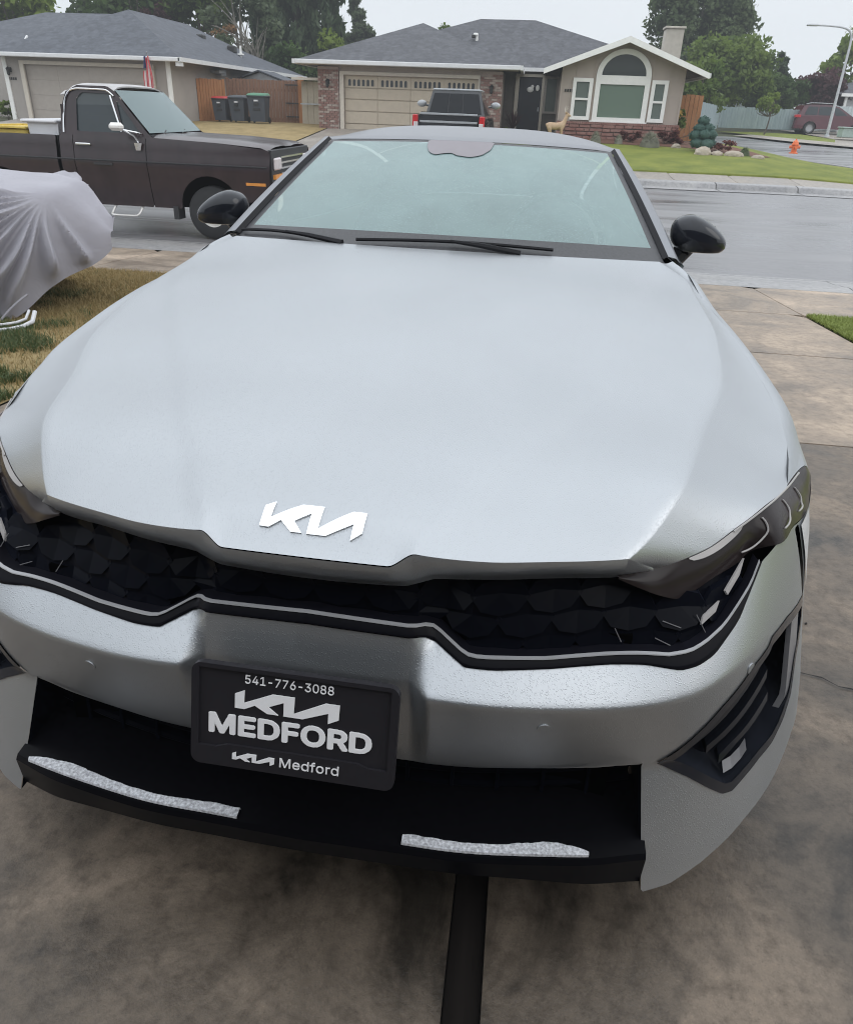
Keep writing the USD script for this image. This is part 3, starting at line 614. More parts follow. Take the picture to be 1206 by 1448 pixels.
# A pillars and roof
tt = np.linspace(0, 1, 24)
pin = ws(1 + 0 * tt, tt, .002); rail_pts = np.array([(.740,1.53,1.018), (.664,1.86,1.192), (.582,2.185,1.340), (.606,2.5,1.356), (.606,3.0,1.346), (.585,3.5,1.280), (.560,4.05,1.150), (.60,4.32,1.07)])
po = smoothcurve(rail_pts[:3], 24)
pil = grid(np.array([pin * .78 + po * .22 + [.003, -.003, .012], pin * .35 + po * .65 + [.004, -.003, .014], po + [0, 0, .006], po + [.012, .012, -.02]]), flip=False)
pilb = grid(np.array([pin, pin * .78 + po * .22 + [.003, -.003, .0115]]), flip=False)
for sg in (1, -1): obj('pillar_seal', pilb if sg > 0 else mirror(pilb), 'soft_black', car, smooth=50)
for sg in (1, -1): obj('windscreen_pillar', pil if sg > 0 else mirror(pil), 'satin_roof', car, smooth=50)
ux = np.linspace(0, 1, 20)
def roofrow(y, zc, xe, ze):
    return np.stack([ux * xe, y + 0 * ux, zc + (ze - zc) * ux ** 3.2], -1)
hd = wt(ux * .543) + [0, .002, .002]; hd2 = np.concatenate([hd[:-2], [[.566, 2.18, 1.344], [.582, 2.187, 1.336]]])
rr_ = [hd2, hd2 * [1, 1, 1] + [0, .03, .012], roofrow(2.42, 1.424, .603, 1.352), roofrow(2.7, 1.430, .606, 1.352), roofrow(3.0, 1.420, .606, 1.345), roofrow(3.3, 1.390, .596, 1.312)]
rr_ = PCH(np.arange(6), np.array(rr_))(np.linspace(0, 5, 40))
obj('roof', both(grid(rr_, flip=False)), 'satin_roof', car, smooth=40)
rg = np.array([roofrow(3.302, 1.389, .590, 1.312), roofrow(3.6, 1.335, .575, 1.262), roofrow(4.0, 1.21, .55, 1.16), roofrow(4.35, 1.10, .56, 1.07)])
obj('rear_window', both(grid(rg, flip=False)), 'side_glass', car, smooth=40)
bt_r = np.array([roofrow(4.35, 1.098, .60, 1.065), roofrow(4.55, 1.085, .69, 1.05), roofrow(4.80, 1.075, .64, 1.03), roofrow(4.86, 1.0, .70, .98), roofrow(4.90, .80, .77, .82), roofrow(4.89, .5, .80, .6), roofrow(4.80, .28, .75, .27)])
obj('boot_and_tail', both(grid(bt_r, flip=False)), 'satin_silver', car, smooth=40)
rail = np.vstack([smoothcurve(rail_pts[:3], 20), smoothcurve(rail_pts[2:], 30)[1:]]) + [.010, .004, -.012]
belt_c = smoothcurve(np.array([(.742,1.56,1.024), (.742,1.9,1.016), (.742,2.6,1.018), (.748,3.4,1.03), (.735,4.0,1.05), (.70,4.32,1.052)]), 49)
sw = np.array([rail * (1 - t) + belt_c * t + [.01 * math.sin(t * math.pi), 0, 0] for t in np.linspace(0, 1, 6)])
for sg in (1, -1): obj('side_window', grid(sw, flip=False) if sg > 0 else mirror(grid(sw, flip=False)), 'side_glass', car, smooth=True)
# ---- cabin
obj('dashboard', join(grid(np.array([[(x, 1.50, .985), (x, 1.72, 1.035), (x, 1.92, 1.02), (x, 1.97, .90)] for x in np.linspace(-.68, .68, 8)]))), 'interior', car, smooth=True)
for x_ in (-.36, .36):
    obj('seat', join(ell((x_, 2.62, .86), (.22, .09, .30)), ell((x_, 2.66, 1.20), (.115, .055, .085))), 'seat_cloth', car, smooth=True)
th = np.linspace(0, 2 * math.pi, 33)
obj('steering_wheel', join(tube(np.c_[.36 + .18 * np.cos(th), 2.02 + .06 * np.sin(th), 1.02 + .165 * np.sin(th)], .014, 8, caps=False), ell((.36, 2.02, 1.02), (.06, .03, .05), 2)), 'interior', car, smooth=True)
obj('rear_view_mirror', bx(-.11, .11, 2.03, 2.06, 1.255, 1.315, .02), 'interior', car)
obj('cabin_floor', bx(-.70, .70, 1.45, 4.3, .30, .40), 'interior', car)
# ---- door mirrors
for sg in (1, -1):
    fm = (lambda q: q) if sg > 0 else mirror
    s_ = trimesh.creation.icosphere(4, 1.0); q = np.array(s_.vertices)
    p = np.sign(q) * np.abs(q) ** .82
    x_ = p[:, 0] * .092; z_ = p[:, 2] * .062; y_ = p[:, 1] * .075
    z_ *= np.interp(p[:, 0], [-1, -.3, .4, 1], [1.06, 1.08, .86, .62]); z_ += -.012 * p[:, 0] - .012 * (p[:, 0] > 0) * p[:, 0]
    z_ = np.where(z_ < -.048, -.048 + (z_ + .048) * .35, z_)
    y_ = np.where(y_ > .035, .035, y_)
    shell = (np.c_[x_ + .862, y_ + 1.80, z_ + 1.087], np.array(s_.faces))
    mo = -.026 if sg > 0 else .008
    mr = obj('door_mirror', moved(fm(shell), (mo, 0, 0)), 'gloss_black', car, smooth=60)
    obj('mirror_foot', moved(fm(join(tube([(.815, 1.81, 1.045), (.790, 1.84, 1.00), (.765, 1.88, .965)], [.030, .022, .020], 8), tube([(.838, 1.80, 1.04), (.812, 1.83, .995), (.785, 1.87, .965)], [.012, .012, .014], 6))), (mo * .7, 0, 0)), 'gloss_black', mr, smooth=40)
    obj('mirror_glass', moved(fm(bx(.80, .92, 1.830, 1.836, 1.05, 1.12)), (mo, 0, 0)), 'chrome', mr)
# ================================================================== terrain
def hh(x, y):
    x, y = np.asarray(x, float), np.asarray(y, float)
    near = -SLOPE * np.maximum(y, -2.0)
    ya = [9.75, 19.5, 28, 45, 80, 150, 400]; a = np.interp(y, ya, [-.629, -.28, .40, .70, 1.2, 2.0, 3.0])
    b = np.interp(y, [9.75, 19.5, 31, 40, 52, 80, 150, 400], [-.629, -.32, .02, .25, .66, 1.2, 2.0, 3.0])
    k = ss(6.5, 10.5, x)
    return np.where(y < 9.75, near, a * (1 - k) + b * k)
drape = lambda dz: (lambda x, y: np.stack([x, y, hh(x, y) + dz], -1))
def rect(x0, x1, y0, y1): return shapely.box(x0, y0, x1, y1)

PM('soil', (0.06, 0.065, 0.03), 0.9, var=.3, scale=.5)
PM('lawn', (0.13, 0.165, 0.03), 0.75, col2=(0.24, 0.26, 0.05), var=.2, scale=1.2, detail=8, bump=.9, bscale=55, bdist=.03, stretch=(1, 1.0, 1), spec=.25)
PM('dry_grass', (0.25, 0.185, 0.075), 0.9, col2=(0.38, 0.28, 0.13), scale=2.2, detail=8, bump=.8, bscale=70, bdist=.03)
PM('mulch', (0.10, 0.045, 0.03), 0.9, col2=(0.17, 0.08, 0.05), scale=9, bump=.8, bscale=40)
def concrete(name, c1_, c2_, scale=1.4, r0=.32, r1=.62, stain=(.5, .5, .5)):
    n = {'g': ('geometry', {}), 'n': ('noise_texture', {'scale': scale, 'detail': 9.0, 'roughness': .62, 'distortion': .6}), 'r': ('rgb_ramp', {'ramp': [(.38, c1_), (.46, np.array(c1_) * .6 + np.array(c2_) * .4), (.54, np.array(c1_) * .4 + np.array(c2_) * .6), (.62, c2_)]}),
         'n2': ('noise_texture', {'scale': scale * 14, 'detail': 7.0, 'roughness': .7}), 'r2': ('rgb_ramp', {'ramp': [(.3, stain), (.55, (1, 1, 1)), (.75, (1.12, 1.1, 1.06))]}), 'mul': ('mix', {'mix_type': 'multiply', 'fac': .8}), 'n3': ('noise_texture', {'scale': 230.0, 'detail': 3.0, 'roughness': .8}), 'r3': ('rgb_ramp', {'ramp': [(.30, (.55, .54, .53)), (.42, (.95, .95, .95)), (.58, (1.02, 1.02, 1.02)), (.70, (1.35, 1.33, 1.3))]}), 'mul3': ('mix', {'mix_type': 'multiply', 'fac': .75}),
         'rr': ('map_range', {'from_min': .35, 'from_max': .65, 'to_min': r0, 'to_max': r1, 'clamp': True}), 'bn': ('noise_texture', {'scale': 70.0, 'detail': 6.0, 'roughness': .7}), 'b': ('bump', {'strength': .35, 'distance': .006}),
         'oi': ('object_info', {}), 'ov': ('map_range', {'from_min': 0.0, 'from_max': 1.0, 'to_min': .88, 'to_max': 1.08}), 'h': ('hsv', {}), 'p': ('principled_bsdf', {'specular_ior_level': .5})}
    L = [('g.position', 'n.vector'), ('g.position', 'n2.vector'), ('g.position', 'bn.vector'), ('n.fac', 'r.fac'), ('n2.fac', 'r2.fac'), ('r.color', 'mul.color1'), ('r2.color', 'mul.color2'), ('mul.color', 'mul3.color1'), ('g.position', 'n3.vector'), ('n3.fac', 'r3.fac'), ('r3.color', 'mul3.color2'), ('mul3.color', 'h.color'), ('oi.random', 'ov.value'), ('ov.result', 'h.value'), ('h.color', 'p.base_color'),
         ('n.fac', 'rr.value'), ('rr.result', 'p.roughness'), ('bn.fac', 'b.height'), ('b.normal', 'p.normal')]
    M[name] = usdkit.material(stage, '/World/Looks/' + name, n, L, surface='p.BSDF')
concrete('slab_concrete', (.17, .132, .10), (.45, .355, .27))
concrete('far_concrete', (.24, .21, .185), (.36, .32, .275), scale=.8)
concrete('gutter_concrete', (.25, .245, .25), (.36, .35, .345), scale=.9, r0=.25, r1=.45)
concrete('stained_concrete', (.028, .023, .018), (.235, .185, .14), scale=2.1, r0=.3, r1=.6, stain=(.4, .38, .36))  # stains, with foreground shade put into the darker base tones
# wet asphalt with long dull streaks
n = {'g': ('geometry', {}), 'mp': ('mapping', {'scale': (.13, 1.0, 1)}), 'n': ('noise_texture', {'scale': 1.0, 'detail': 8.0, 'roughness': .62, 'distortion': 1.2}), 'r': ('rgb_ramp', {'ramp': [(.33, (.045, .043, .046)), (.46, (.115, .112, .116)), (.56, (.17, .166, .17)), (.68, (.26, .255, .26))]}),
     'rr': ('map_range', {'from_min': .35, 'from_max': .65, 'to_min': .14, 'to_max': .46, 'clamp': True}), 'bn': ('noise_texture', {'scale': 60.0, 'detail': 4.0}), 'b': ('bump', {'strength': .25, 'distance': .006}), 'p': ('principled_bsdf', {'specular_ior_level': .5})}
M['wet_asphalt'] = usdkit.material(stage, '/World/Looks/wet_asphalt', n, [('g.position', 'mp.vector'), ('mp.vector', 'n.vector'), ('n.fac', 'r.fac'), ('r.color', 'p.base_color'), ('n.fac', 'rr.value'), ('rr.result', 'p.roughness'), ('g.position', 'bn.vector'), ('bn.fac', 'b.height'), ('b.normal', 'p.normal')], surface='p.BSDF')
PM('joint_dark', (.018, .016, .015), .9)
PM('expansion_wood', (.012, .010, .009), .9, var=.4, scale=20, stretch=(1, .1, 1), spec=.1)

gx = np.unique(np.r_[np.linspace(-400, -40, 12), np.linspace(-40, 40, 54), np.linspace(40, 400, 12)]); gy = np.unique(np.r_[np.linspace(-60, -2, 8), np.linspace(-2, 60, 80), np.linspace(60, 500, 14)])
GX, GY = np.meshgrid(gx, gy, indexing='ij')
obj('ground', grid(np.stack([GX, GY, hh(GX, GY) - .05], -1), flip=False), 'soil', smooth=True, kind='structure')
# street, side street
side_st = Polygon([(9.2, 19.3), (60, 19.3), (60, 33), (30, 33.5), (22, 34.5), (17.5, 37), (13.5, 41.5), (11.5, 45.5), (7.6, 45.5), (7.4, 34), (8.3, 30), (10.2, 27.4), (10.9, 25.6), (10.8, 23.8), (10.0, 22.6)])
obj('street', join(patch(rect(-60, 60, 9.75, 19.3), drape(0), .8), patch(side_st, drape(.004), .8)), 'wet_asphalt', smooth=True, kind='structure')
gut = thing('gutter', loc=(0, 9, 0), kind='structure', local=False)
for x0, x1 in ((-40, -7), (-7, -3.9), (-3.9, -.9), (-.9, 1.6), (1.6, 4.45), (4.45, 7.4), (7.4, 12), (12, 40)):
    obj('gutter_slab', patch(rect(x0 + .006, x1 - .006, 8.64, 9.80), lambda x, y: np.stack([x, y, hh(x, y) + .010 + .016 * np.exp(-((y - 9.05) / .10) ** 2) - .016 * ss(9.3, 9.5, y) * ss(9.9, 9.7, y)], -1), .08 if x1 - x0 < 4 else .25), 'gutter_concrete', gut, smooth=True)
wk = thing('near_pavement', loc=(0, 7, 0), kind='structure', local=False)
slabs = lambda parent, name, xs, y0, y1, mat, dz=.012, gap=.007: [obj(name, sheet(patch(rect(a + gap, b - gap, y0 + gap, y1 - gap), drape(dz), .30), .03), mat, parent, smooth=20) for a, b in zip(xs[:-1], xs[1:])]
slabs(wk, 'pavement_slab', [-12, -9.2, -6.9, -4.6, -2.3, .28, 3.13, 5.6, 8.1, 10.6, 13], 6.78, 8.62, 'slab_concrete')
dr = thing('driveway', loc=(0, 0, 0), kind='structure', local=False)
obj('joint_bed', patch(rect(-2.35, 3.14, -6.9, 8.6), drape(-.006), .5), 'joint_dark', dr)
for ys_ in ((4.93, 6.78), (2.85, 4.93)):
    slabs(dr, 'driveway_slab', [-2.35, .28, 3.13], ys_[0], ys_[1], 'slab_concrete', gap=.009)
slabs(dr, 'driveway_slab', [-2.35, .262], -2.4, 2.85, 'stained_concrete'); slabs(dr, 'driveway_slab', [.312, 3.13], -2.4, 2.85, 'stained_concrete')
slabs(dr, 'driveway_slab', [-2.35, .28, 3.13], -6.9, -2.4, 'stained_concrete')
obj('expansion_strip', bx(.258, .316, -2.4, .90, -.0, .1) if False else patch(rect(.258, .316, -2.4, 2.85), drape(.002), .1), 'expansion_wood', dr)
# the wandering crack beside the car
crk = np.array([(1.02, .93), (1.12, .905), (1.2, .885), (1.27, .845), (1.38, .83), (1.5, .79), (1.66, .78), (1.8, .74), (2.0, .72), (2.3, .66), (2.6, .65), (3.1, .58)])
a_ = resample(crk, 60); rg_ = np.random.default_rng(3); a_[:, 1] += rg_.normal(0, .008, 60)
w_ = rg_.uniform(.001, .0032, 60)
obj('crack', grid(np.array([np.c_[a_[:, 0], a_[:, 1] - w_, hh(a_[:, 0], a_[:, 1]) + .0165], np.c_[a_[:, 0], a_[:, 1] + w_, hh(a_[:, 0], a_[:, 1]) + .0165]]), flip=True), 'joint_dark', dr)
# small dark scraps lying on the slabs
sp_ = []
for i_ in range(30):
    x_, y_ = rg_.uniform(1.02, 1.9), rg_.uniform(-.2, 2.6); r_ = rg_.uniform(.002, .006); sp_.append(turned(ell((0, 0, 0), (r_ * 1.8, r_, .002), 1), rg_.uniform(0, 3))); sp_[-1] = moved(sp_[-1], (x_, y_, float(hh(x_, y_)) + .014))
obj('leaf_scraps', join(sp_), 'joint_dark', kind='stuff', label='dark scraps scattered on the concrete beside the car')
# far kerb, pavement, lawn, drive
fk = thing('far_kerb', loc=(0, 19.5, 0), kind='structure', local=False)
kx = [-40, -20, -9.6, -7.4, -4.2, -1, 1.0, 3.0, 5.0, 7.0, 9.2]
for a, b in zip(kx[:-1], kx[1:]):
    xs_ = np.linspace(a + .01, b - .01, max(3, int((b - a) / .5))); drop = .09 * ss(-8.6, -7.4, xs_) * (1 - ss(-1.0, .2, xs_))
    Z = hh(xs_, 19.5 + 0 * xs_); K = [(18.85, .012), (19.35, .006), (19.42, .10), (19.47, .125), (19.62, .128), (19.70, .125), (19.70, 0)]
    obj('kerb_stone', grid(np.array([np.c_[xs_, y_ + 0 * xs_, Z * 0 + hh(xs_, y_ + 0 * xs_) + np.where(z_ > .05, z_ - drop, z_)] for y_, z_ in K]), flip=True), 'gutter_concrete', fk, smooth=30)
kr = np.array([(9.2, 19.42), (10.0, 20.0), (10.9, 21.3), (11.35, 23.2), (11.45, 25.6), (10.8, 27.9), (9.2, 29.9), (8.2, 32)]); kr = smoothcurve(kr, 40)
tn = np.gradient(kr, axis=0); tn /= np.linalg.norm(tn, axis=1, keepdims=True); nn = np.c_[-tn[:, 1], tn[:, 0]]
obj('kerb_return', grid(np.array([np.c_[kr + nn * o, hh(kr[:, 0] + nn[:, 0] * o, kr[:, 1] + nn[:, 1] * o) + z_] for o, z_ in ((-.5, .014), (-.06, .016), (0, .09), (.05, .115), (.25, .115), (.25, 0))]), flip=True), 'gutter_concrete', fk, smooth=30)
fp = thing('far_pavement', loc=(0, 20, 0), kind='structure', local=False)
slabs(fp, 'pavement_slab', [-30, -20, -12, -9, -7.4, -5, -2.8, -.9, .8, 2.4, 4.0, 5.6, 7.2, 9.0], 19.72, 20.95, 'far_concrete', dz=.115)
lawn_far = Polygon([(-.75, 20.97), (9.3, 20.97), (10.2, 21.7), (10.75, 23.0), (10.95, 24.6), (10.6, 26.3), (9.6, 27.9), (8.6, 28.6), (6, 28), (-.75, 27.9)]).buffer(.15).buffer(-.15)
obj('front_lawn', sheet(patch(lawn_far, drape(.15), .35), .12), 'lawn', smooth=True, kind='structure')
obj('planting_bed', patch(Polygon([(1.0, 26.6), (5.4, 26.3), (6.2, 25.3), (7.4, 25.0), (8.0, 25.5), (7.6, 26.6), (6.6, 28.2), (1.0, 28.1)]), drape(.16), .4), 'mulch', smooth=True, kind='structure')
obj('far_driveway', patch(rect(-7.4, -.78, 20.97, 28.2), drape(.12), .6), 'far_concrete', smooth=True, kind='structure')
obj('left_driveway', patch(rect(-19.2, -13.6, 20.97, 27.2), drape(.12), .6), 'far_concrete', smooth=True, kind='structure')
obj('left_yard', patch(Polygon([(-13.5, 20.97), (-7.45, 20.97), (-7.45, 28), (-7.6, 33), (-13.5, 33)]), drape(.13), .5), 'dry_grass', smooth=True, kind='structure')
obj('corner_pavement', patch(Polygon([(11.6, 46.0), (13.8, 42.2), (17.8, 37.7), (22.3, 35.2), (30, 34.2), (60, 33.7), (60, 36), (30, 36.6), (23, 37.6), (19, 40), (15.2, 44.2), (13, 47.5)]), drape(.06), .6), 'far_concrete', smooth=True, kind='structure')
obj('corner_verge', patch(Polygon([(11.5, 49.9), (13, 47.5), (15.2, 44.2), (16.2, 43.2), (17.2, 46), (16.6, 50), (14, 50.5)]), drape(.05), .6), 'lawn', smooth=True, kind='structure')
obj('neighbour_driveway', patch(Polygon([(16.2, 43.2), (19, 40), (23, 37.6), (40, 36.4), (40, 56), (17, 56), (17.2, 46)]), drape(.05), .8), 'far_concrete', smooth=True, kind='structure')
# near lawns
obj('right_lawn', patch(rect(3.15, 30, -2, 6.76), drape(.02), .4), 'lawn', smooth=True, kind='structure')
obj('left_verge', patch(rect(-12, -2.37, -2, 6.76), drape(.008), .3), 'dry_grass', smooth=True, kind='structure')
def blades(name, n, xr, yr, h0, h1, mats, seed, dens=None, lean=.5):
    r = np.random.default_rng(seed); x, y = r.uniform(*xr, n), r.uniform(*yr, n)
    sel = np.ones(n, bool) if dens is None else r.uniform(0, 1, n) < dens(x, y); x, y = x[sel], y[sel]; k = len(x)
    az = r.uniform(0, 2 * math.pi, k); H = r.uniform(h0, h1, k); wd = r.uniform(.0018, .0038, k); ln = r.uniform(.1, lean + .4, k) * H; la = r.uniform(0, 2 * math.pi, k)
    b = np.stack([x, y, hh(x, y) + .005], -1); side_ = np.stack([np.cos(az), np.sin(az), 0 * az], -1) * wd[:, None]
    mid_ = b + np.stack([np.cos(la) * ln * .35, np.sin(la) * ln * .35, H * .6], -1); tip = b + np.stack([np.cos(la) * ln, np.sin(la) * ln, H * (1 - .35 * (ln / H) ** 2).clip(.3)], -1)
    V = np.stack([b - side_, b + side_, mid_ + side_ * .7, mid_ - side_ * .7, tip], 1).reshape(-1, 3); i = np.arange(k)[:, None] * 5
    Fc = np.concatenate([i + [0, 1, 2], i + [0, 2, 3], i + [3, 2, 4]])
    obj(name, (V, Fc), mats, kind='stuff')
PM('blade_green', (.085, .125, .036), .6, island=.35); PM('blade_straw', (.40, .30, .13), .7, island=.3); PM('blade_lawn', (.28, .34, .07), .6, island=.3)
nz = lambda x, y, s, sd: meshkit.fbm(np.stack([x * s, y * s, 0 * x], -1), 3, sd)
blades('straw_grass', 70000, (-4.9, -2.38), (2.3, 6.76), .02, .06, 'blade_straw', 1, lambda x, y: np.clip(ss(3.6, 5.0, y) * 1.0 + .25, 0, 1))
blades('green_grass', 90000, (-4.6, -2.38), (2.3, 6.6), .025, .075, 'blade_green', 2, lambda x, y: np.clip((ss(5.6, 4.6, y)) * ss(.34, .54, nz(x, y, 2.3, 4)) * 1.6 + .01, 0, 1))
blades('lawn_grass', 60000, (3.15, 4.6), (4.2, 6.76), .03, .06, 'blade_lawn', 3)
# ================================================================== houses
def roof_mat(name, c_, course=.14):
    n = {'g': ('geometry', {}), 'mp': ('mapping', {'scale': (1, 1, 1)}), 'n': ('noise_texture', {'scale': 5.0, 'detail': 6.0, 'roughness': .7}), 'r': ('rgb_ramp', {'ramp': [(.3, np.array(c_) * .72), (.5, c_), (.72, np.array(c_) * 1.35)]}),
         'sx': ('separate_xyz', {}), 'm': ('math', {'math_type': 'multiply', 'value2': 1 / course}), 'fr': ('math', {'math_type': 'fraction'}), 'rr': ('rgb_ramp', {'ramp': [(0, (.55, .55, .55)), (.18, (1, 1, 1)), (1, (.92, .92, .92))]}),
         'v': ('voronoi_texture', {'scale': 3.6, 'feature': 'f1'}), 'vr': ('rgb_ramp', {'ramp': [(0.2, (.8, .8, .82)), (.8, (1.15, 1.15, 1.15))]}), 'vb': ('rgb_to_bw', {}), 'mu': ('mix', {'mix_type': 'multiply', 'fac': .55}), 'mu2': ('mix', {'mix_type': 'multiply', 'fac': .8}),
         'b': ('bump', {'strength': .5, 'distance': .02}), 'p': ('principled_bsdf', {'roughness': .7})}
    L = [('g.position', 'mp.vector'), ('mp.vector', 'n.vector'), ('n.fac', 'r.fac'), ('g.position', 'sx.vector'), ('sx.z', 'm.value1'), ('m.value', 'fr.value1'), ('fr.value', 'rr.fac'), ('mp.vector', 'v.vector'), ('v.color', 'vb.color'), ('vb.val', 'vr.fac'),
         ('r.color', 'mu.color1'), ('rr.color', 'mu.color2'), ('mu.color', 'mu2.color1'), ('vr.color', 'mu2.color2'), ('mu2.color', 'p.base_color'), ('fr.value', 'b.height'), ('b.normal', 'p.normal')]
    M[name] = usdkit.material(stage, '/World/Looks/' + name, n, L, surface='p.BSDF')
roof_mat('shingle_grey', (.078, .080, .090), .11); roof_mat('shingle_blue', (.075, .082, .098), .11)
PM('siding_tan', (.36, .305, .265), .7, var=.06, scale=1.5, bump=.1, bscale=30)
PM('siding_grey', (.33, .30, .275), .7, var=.06, scale=1.5)
PM('dark_entry', (.12, .105, .095), .7, var=.1)
PM('trim_white', (.74, .73, .70), .5, var=.04)
PM('trim_cream', (.52, .47, .40), .5, var=.05)
PM('fascia_grey', (.60, .60, .60), .45, var=.05)
PM('soffit', (.34, .30, .27), .7)
PM('door_tan', (.45, .385, .30), .55, var=.05)
PM('door_taupe', (.34, .305, .27), .6, var=.05)
PM('door_navy', (.016, .018, .026), .45)
PM('lite_dark', (.05, .055, .06), .2)
PM('brick', (.36, .19, .155), .85, col2=(.42, .26, .22), scale=3, island=.45, bump=.3)
PM('brick_pale', (.46, .37, .32), .85, var=.2, scale=3, island=.3)
PM('mortar', (.36, .29, .26), .9)
PM('stone_red', (.36, .15, .12), .8, col2=(.46, .27, .225), scale=4, island=.45)
PM('chimney_stone', (.42, .385, .33), .85, var=.12, scale=3, bump=.4)
pane_mat('window_green', (.12, .17, .13), (.145, .20, .155), .82, .03, .25)
pane_mat('window_dark', (.10, .13, .12), (.045, .055, .05), .6, .03)
pane_mat('window_grey', (.10, .13, .12), (.14, .17, .15), .75, .03)
PM('lantern_black', (.015, .015, .015), .5)
PM('warm_lamp', (.55, .5, .33), .4)
PM('metal_grey', (.35, .36, .37), .4, .6)

def face(P3, th=.05):
    """A flat roof plane from its 3D corners, given a thickness downwards."""
    P3 = np.array(P3, float); n = len(P3); V = np.vstack([P3, P3 - [0, 0, th]])
    Ft = [(0, i, i + 1) for i in range(1, n - 1)]; Fb = [(n, n + i + 1, n + i) for i in range(1, n - 1)]
    Fs = [t for i in range(n) for t in ((i, i + n, (i + 1) % n), ((i + 1) % n, i + n, (i + 1) % n + n))]
    return V, np.array(Ft + Fb + Fs)
def hip(x0, x1, y0, y1, z0, rx0, rx1, ry0, ry1, z1):
    """Hip roof planes over an eave rectangle; ridge from (rx0, ry0) to (rx1, ry1)."""
    a, b, c, d = (x0, y0, z0), (x1, y0, z0), (x1, y1, z0), (x0, y1, z0); r0, r1 = (rx0, ry0, z1), (rx1, ry1, z1)
    if abs(rx1 - rx0) > 1e-6: return [face([a, b, r1, r0]), face([c, d, r0, r1]), face([b, c, r1]), face([d, a, r0])]
    return [face([a, b, r0]), face([b, c, r1, r0]), face([c, d, r1]), face([d, a, r0, r1])]
def brickwork(x0, x1, z0, z1, yf, seed, w=.20, h=.066, depth=.03, rough=.006):
    r = np.random.default_rng(seed); B = []; nrow = int((z1 - z0) / (h + .01))
    for k in range(nrow):
        x = x0 - (w / 2 if k % 2 else 0)
        while x < x1 - .01:
            a, b = max(x, x0), min(x + w, x1)
            if b - a > .03: B.append(bx(a + .005, b - .005, yf - depth - r.uniform(0, rough * 2), yf, z0 + k * (h + .01), z0 + k * (h + .01) + h))
            x += w + .01
    return B
def sidebricks(y0, y1, z0, z1, xf, sgn, seed):
    return [moved(turned(q, sgn * math.pi / 2), (xf, 0, 0)) for q in []]
def lantern(x, y, z, parent):
    l_ = obj('wall_lamp', join(bx(x - .05, x + .05, y - .03, y, z - .08, z + .08), tube([(x, y - .03, z + .05), (x, y - .12, z + .09), (x, y - .14, z + .03)], .012, 6), lathe([(.0, .16), (.07, .10), (.055, .08), (.06, -.08), (.04, -.12), (0, -.13)], 8)[0:0] or moved(lathe([(0, .10), (.085, .03), (.065, .02), (.055, -.16), (.03, -.19), (0, -.2)], 8), (x, y - .14, z))), 'lantern_black', parent)
    return l_
def framewin(parent, x0, x1, y, z0, z1, fw=.09, bars=(), pane='window_green', mat='trim_white'):
    """A window: frame ring and glazing bars proud of the wall, panes set back."""
    fr = prism(shapely.box(x0, z0, x1, z1).difference(shapely.box(x0 + fw, z0 + fw, x1 - fw, z1 - fw)), y - .05, y + .03)
    w_ = obj('window', fr, mat, parent)
    zs = [z0 + fw] + [b for b in bars] + [z1 - fw]
    for b in bars: obj('glazing_bar', bx(x0 + fw, x1 - fw, y - .045, y + .03, b - .035, b + .035), mat, w_)
    for a, b in zip(zs[:-1], zs[1:]): obj('pane', bx(x0 + fw, x1 - fw, y + .005, y + .015, a, b), pane, w_)
    return w_

# ---- the brick-fronted house across the street
ho = thing('brick_fronted_house', 'tan house across the street with brick garage piers, arched window and grey hip roofs', 'house', (-1, 28, .3), local=False)
G0 = .05
# garage block walls (front wall has the door opening)
obj('garage_wall', join(bx(-7.70, -6.80, 28.03, 28.25, G0, 2.62), bx(-1.86, -1.05, 28.03, 28.25, G0, 2.62), bx(-6.80, -1.86, 28.03, 28.25, 2.30, 2.62), bx(-7.70, -7.5, 28.25, 36, G0, 2.62), bx(-1.25, -1.05, 28.25, 31, G0, 2.62)), 'siding_tan', ho)
for x0, x1, sd in ((-7.75, -6.98, 1), (-1.77, -.99, 2)):
    pr = obj('brick_pier', bx(x0, x1, 27.93, 28.03, G0, 2.56), 'mortar', ho)
    B = brickwork(x0, x1, .12, 2.54, 27.935, sd); r = random.Random(sd); r.shuffle(B)
    obj('bricks', join(B[:int(len(B) * .66)]), 'brick', pr, kind='stuff'); obj('bricks', join(B[int(len(B) * .66):]), 'brick_pale', pr, kind='stuff')
obj('door_frame', join(bx(-6.95, -6.80, 27.96, 28.03, G0, 2.43), bx(-1.86, -1.79, 27.96, 28.03, G0, 2.43), bx(-6.80, -1.86, 27.96, 28.03, 2.32, 2.43)), 'trim_cream', ho)
gd = obj('garage_door', bx(-6.80, -1.86, 28.14, 28.18, G0, 2.32), 'door_tan', ho)
zs = [.28, .70, 1.12, 1.52, 1.90, 2.31]
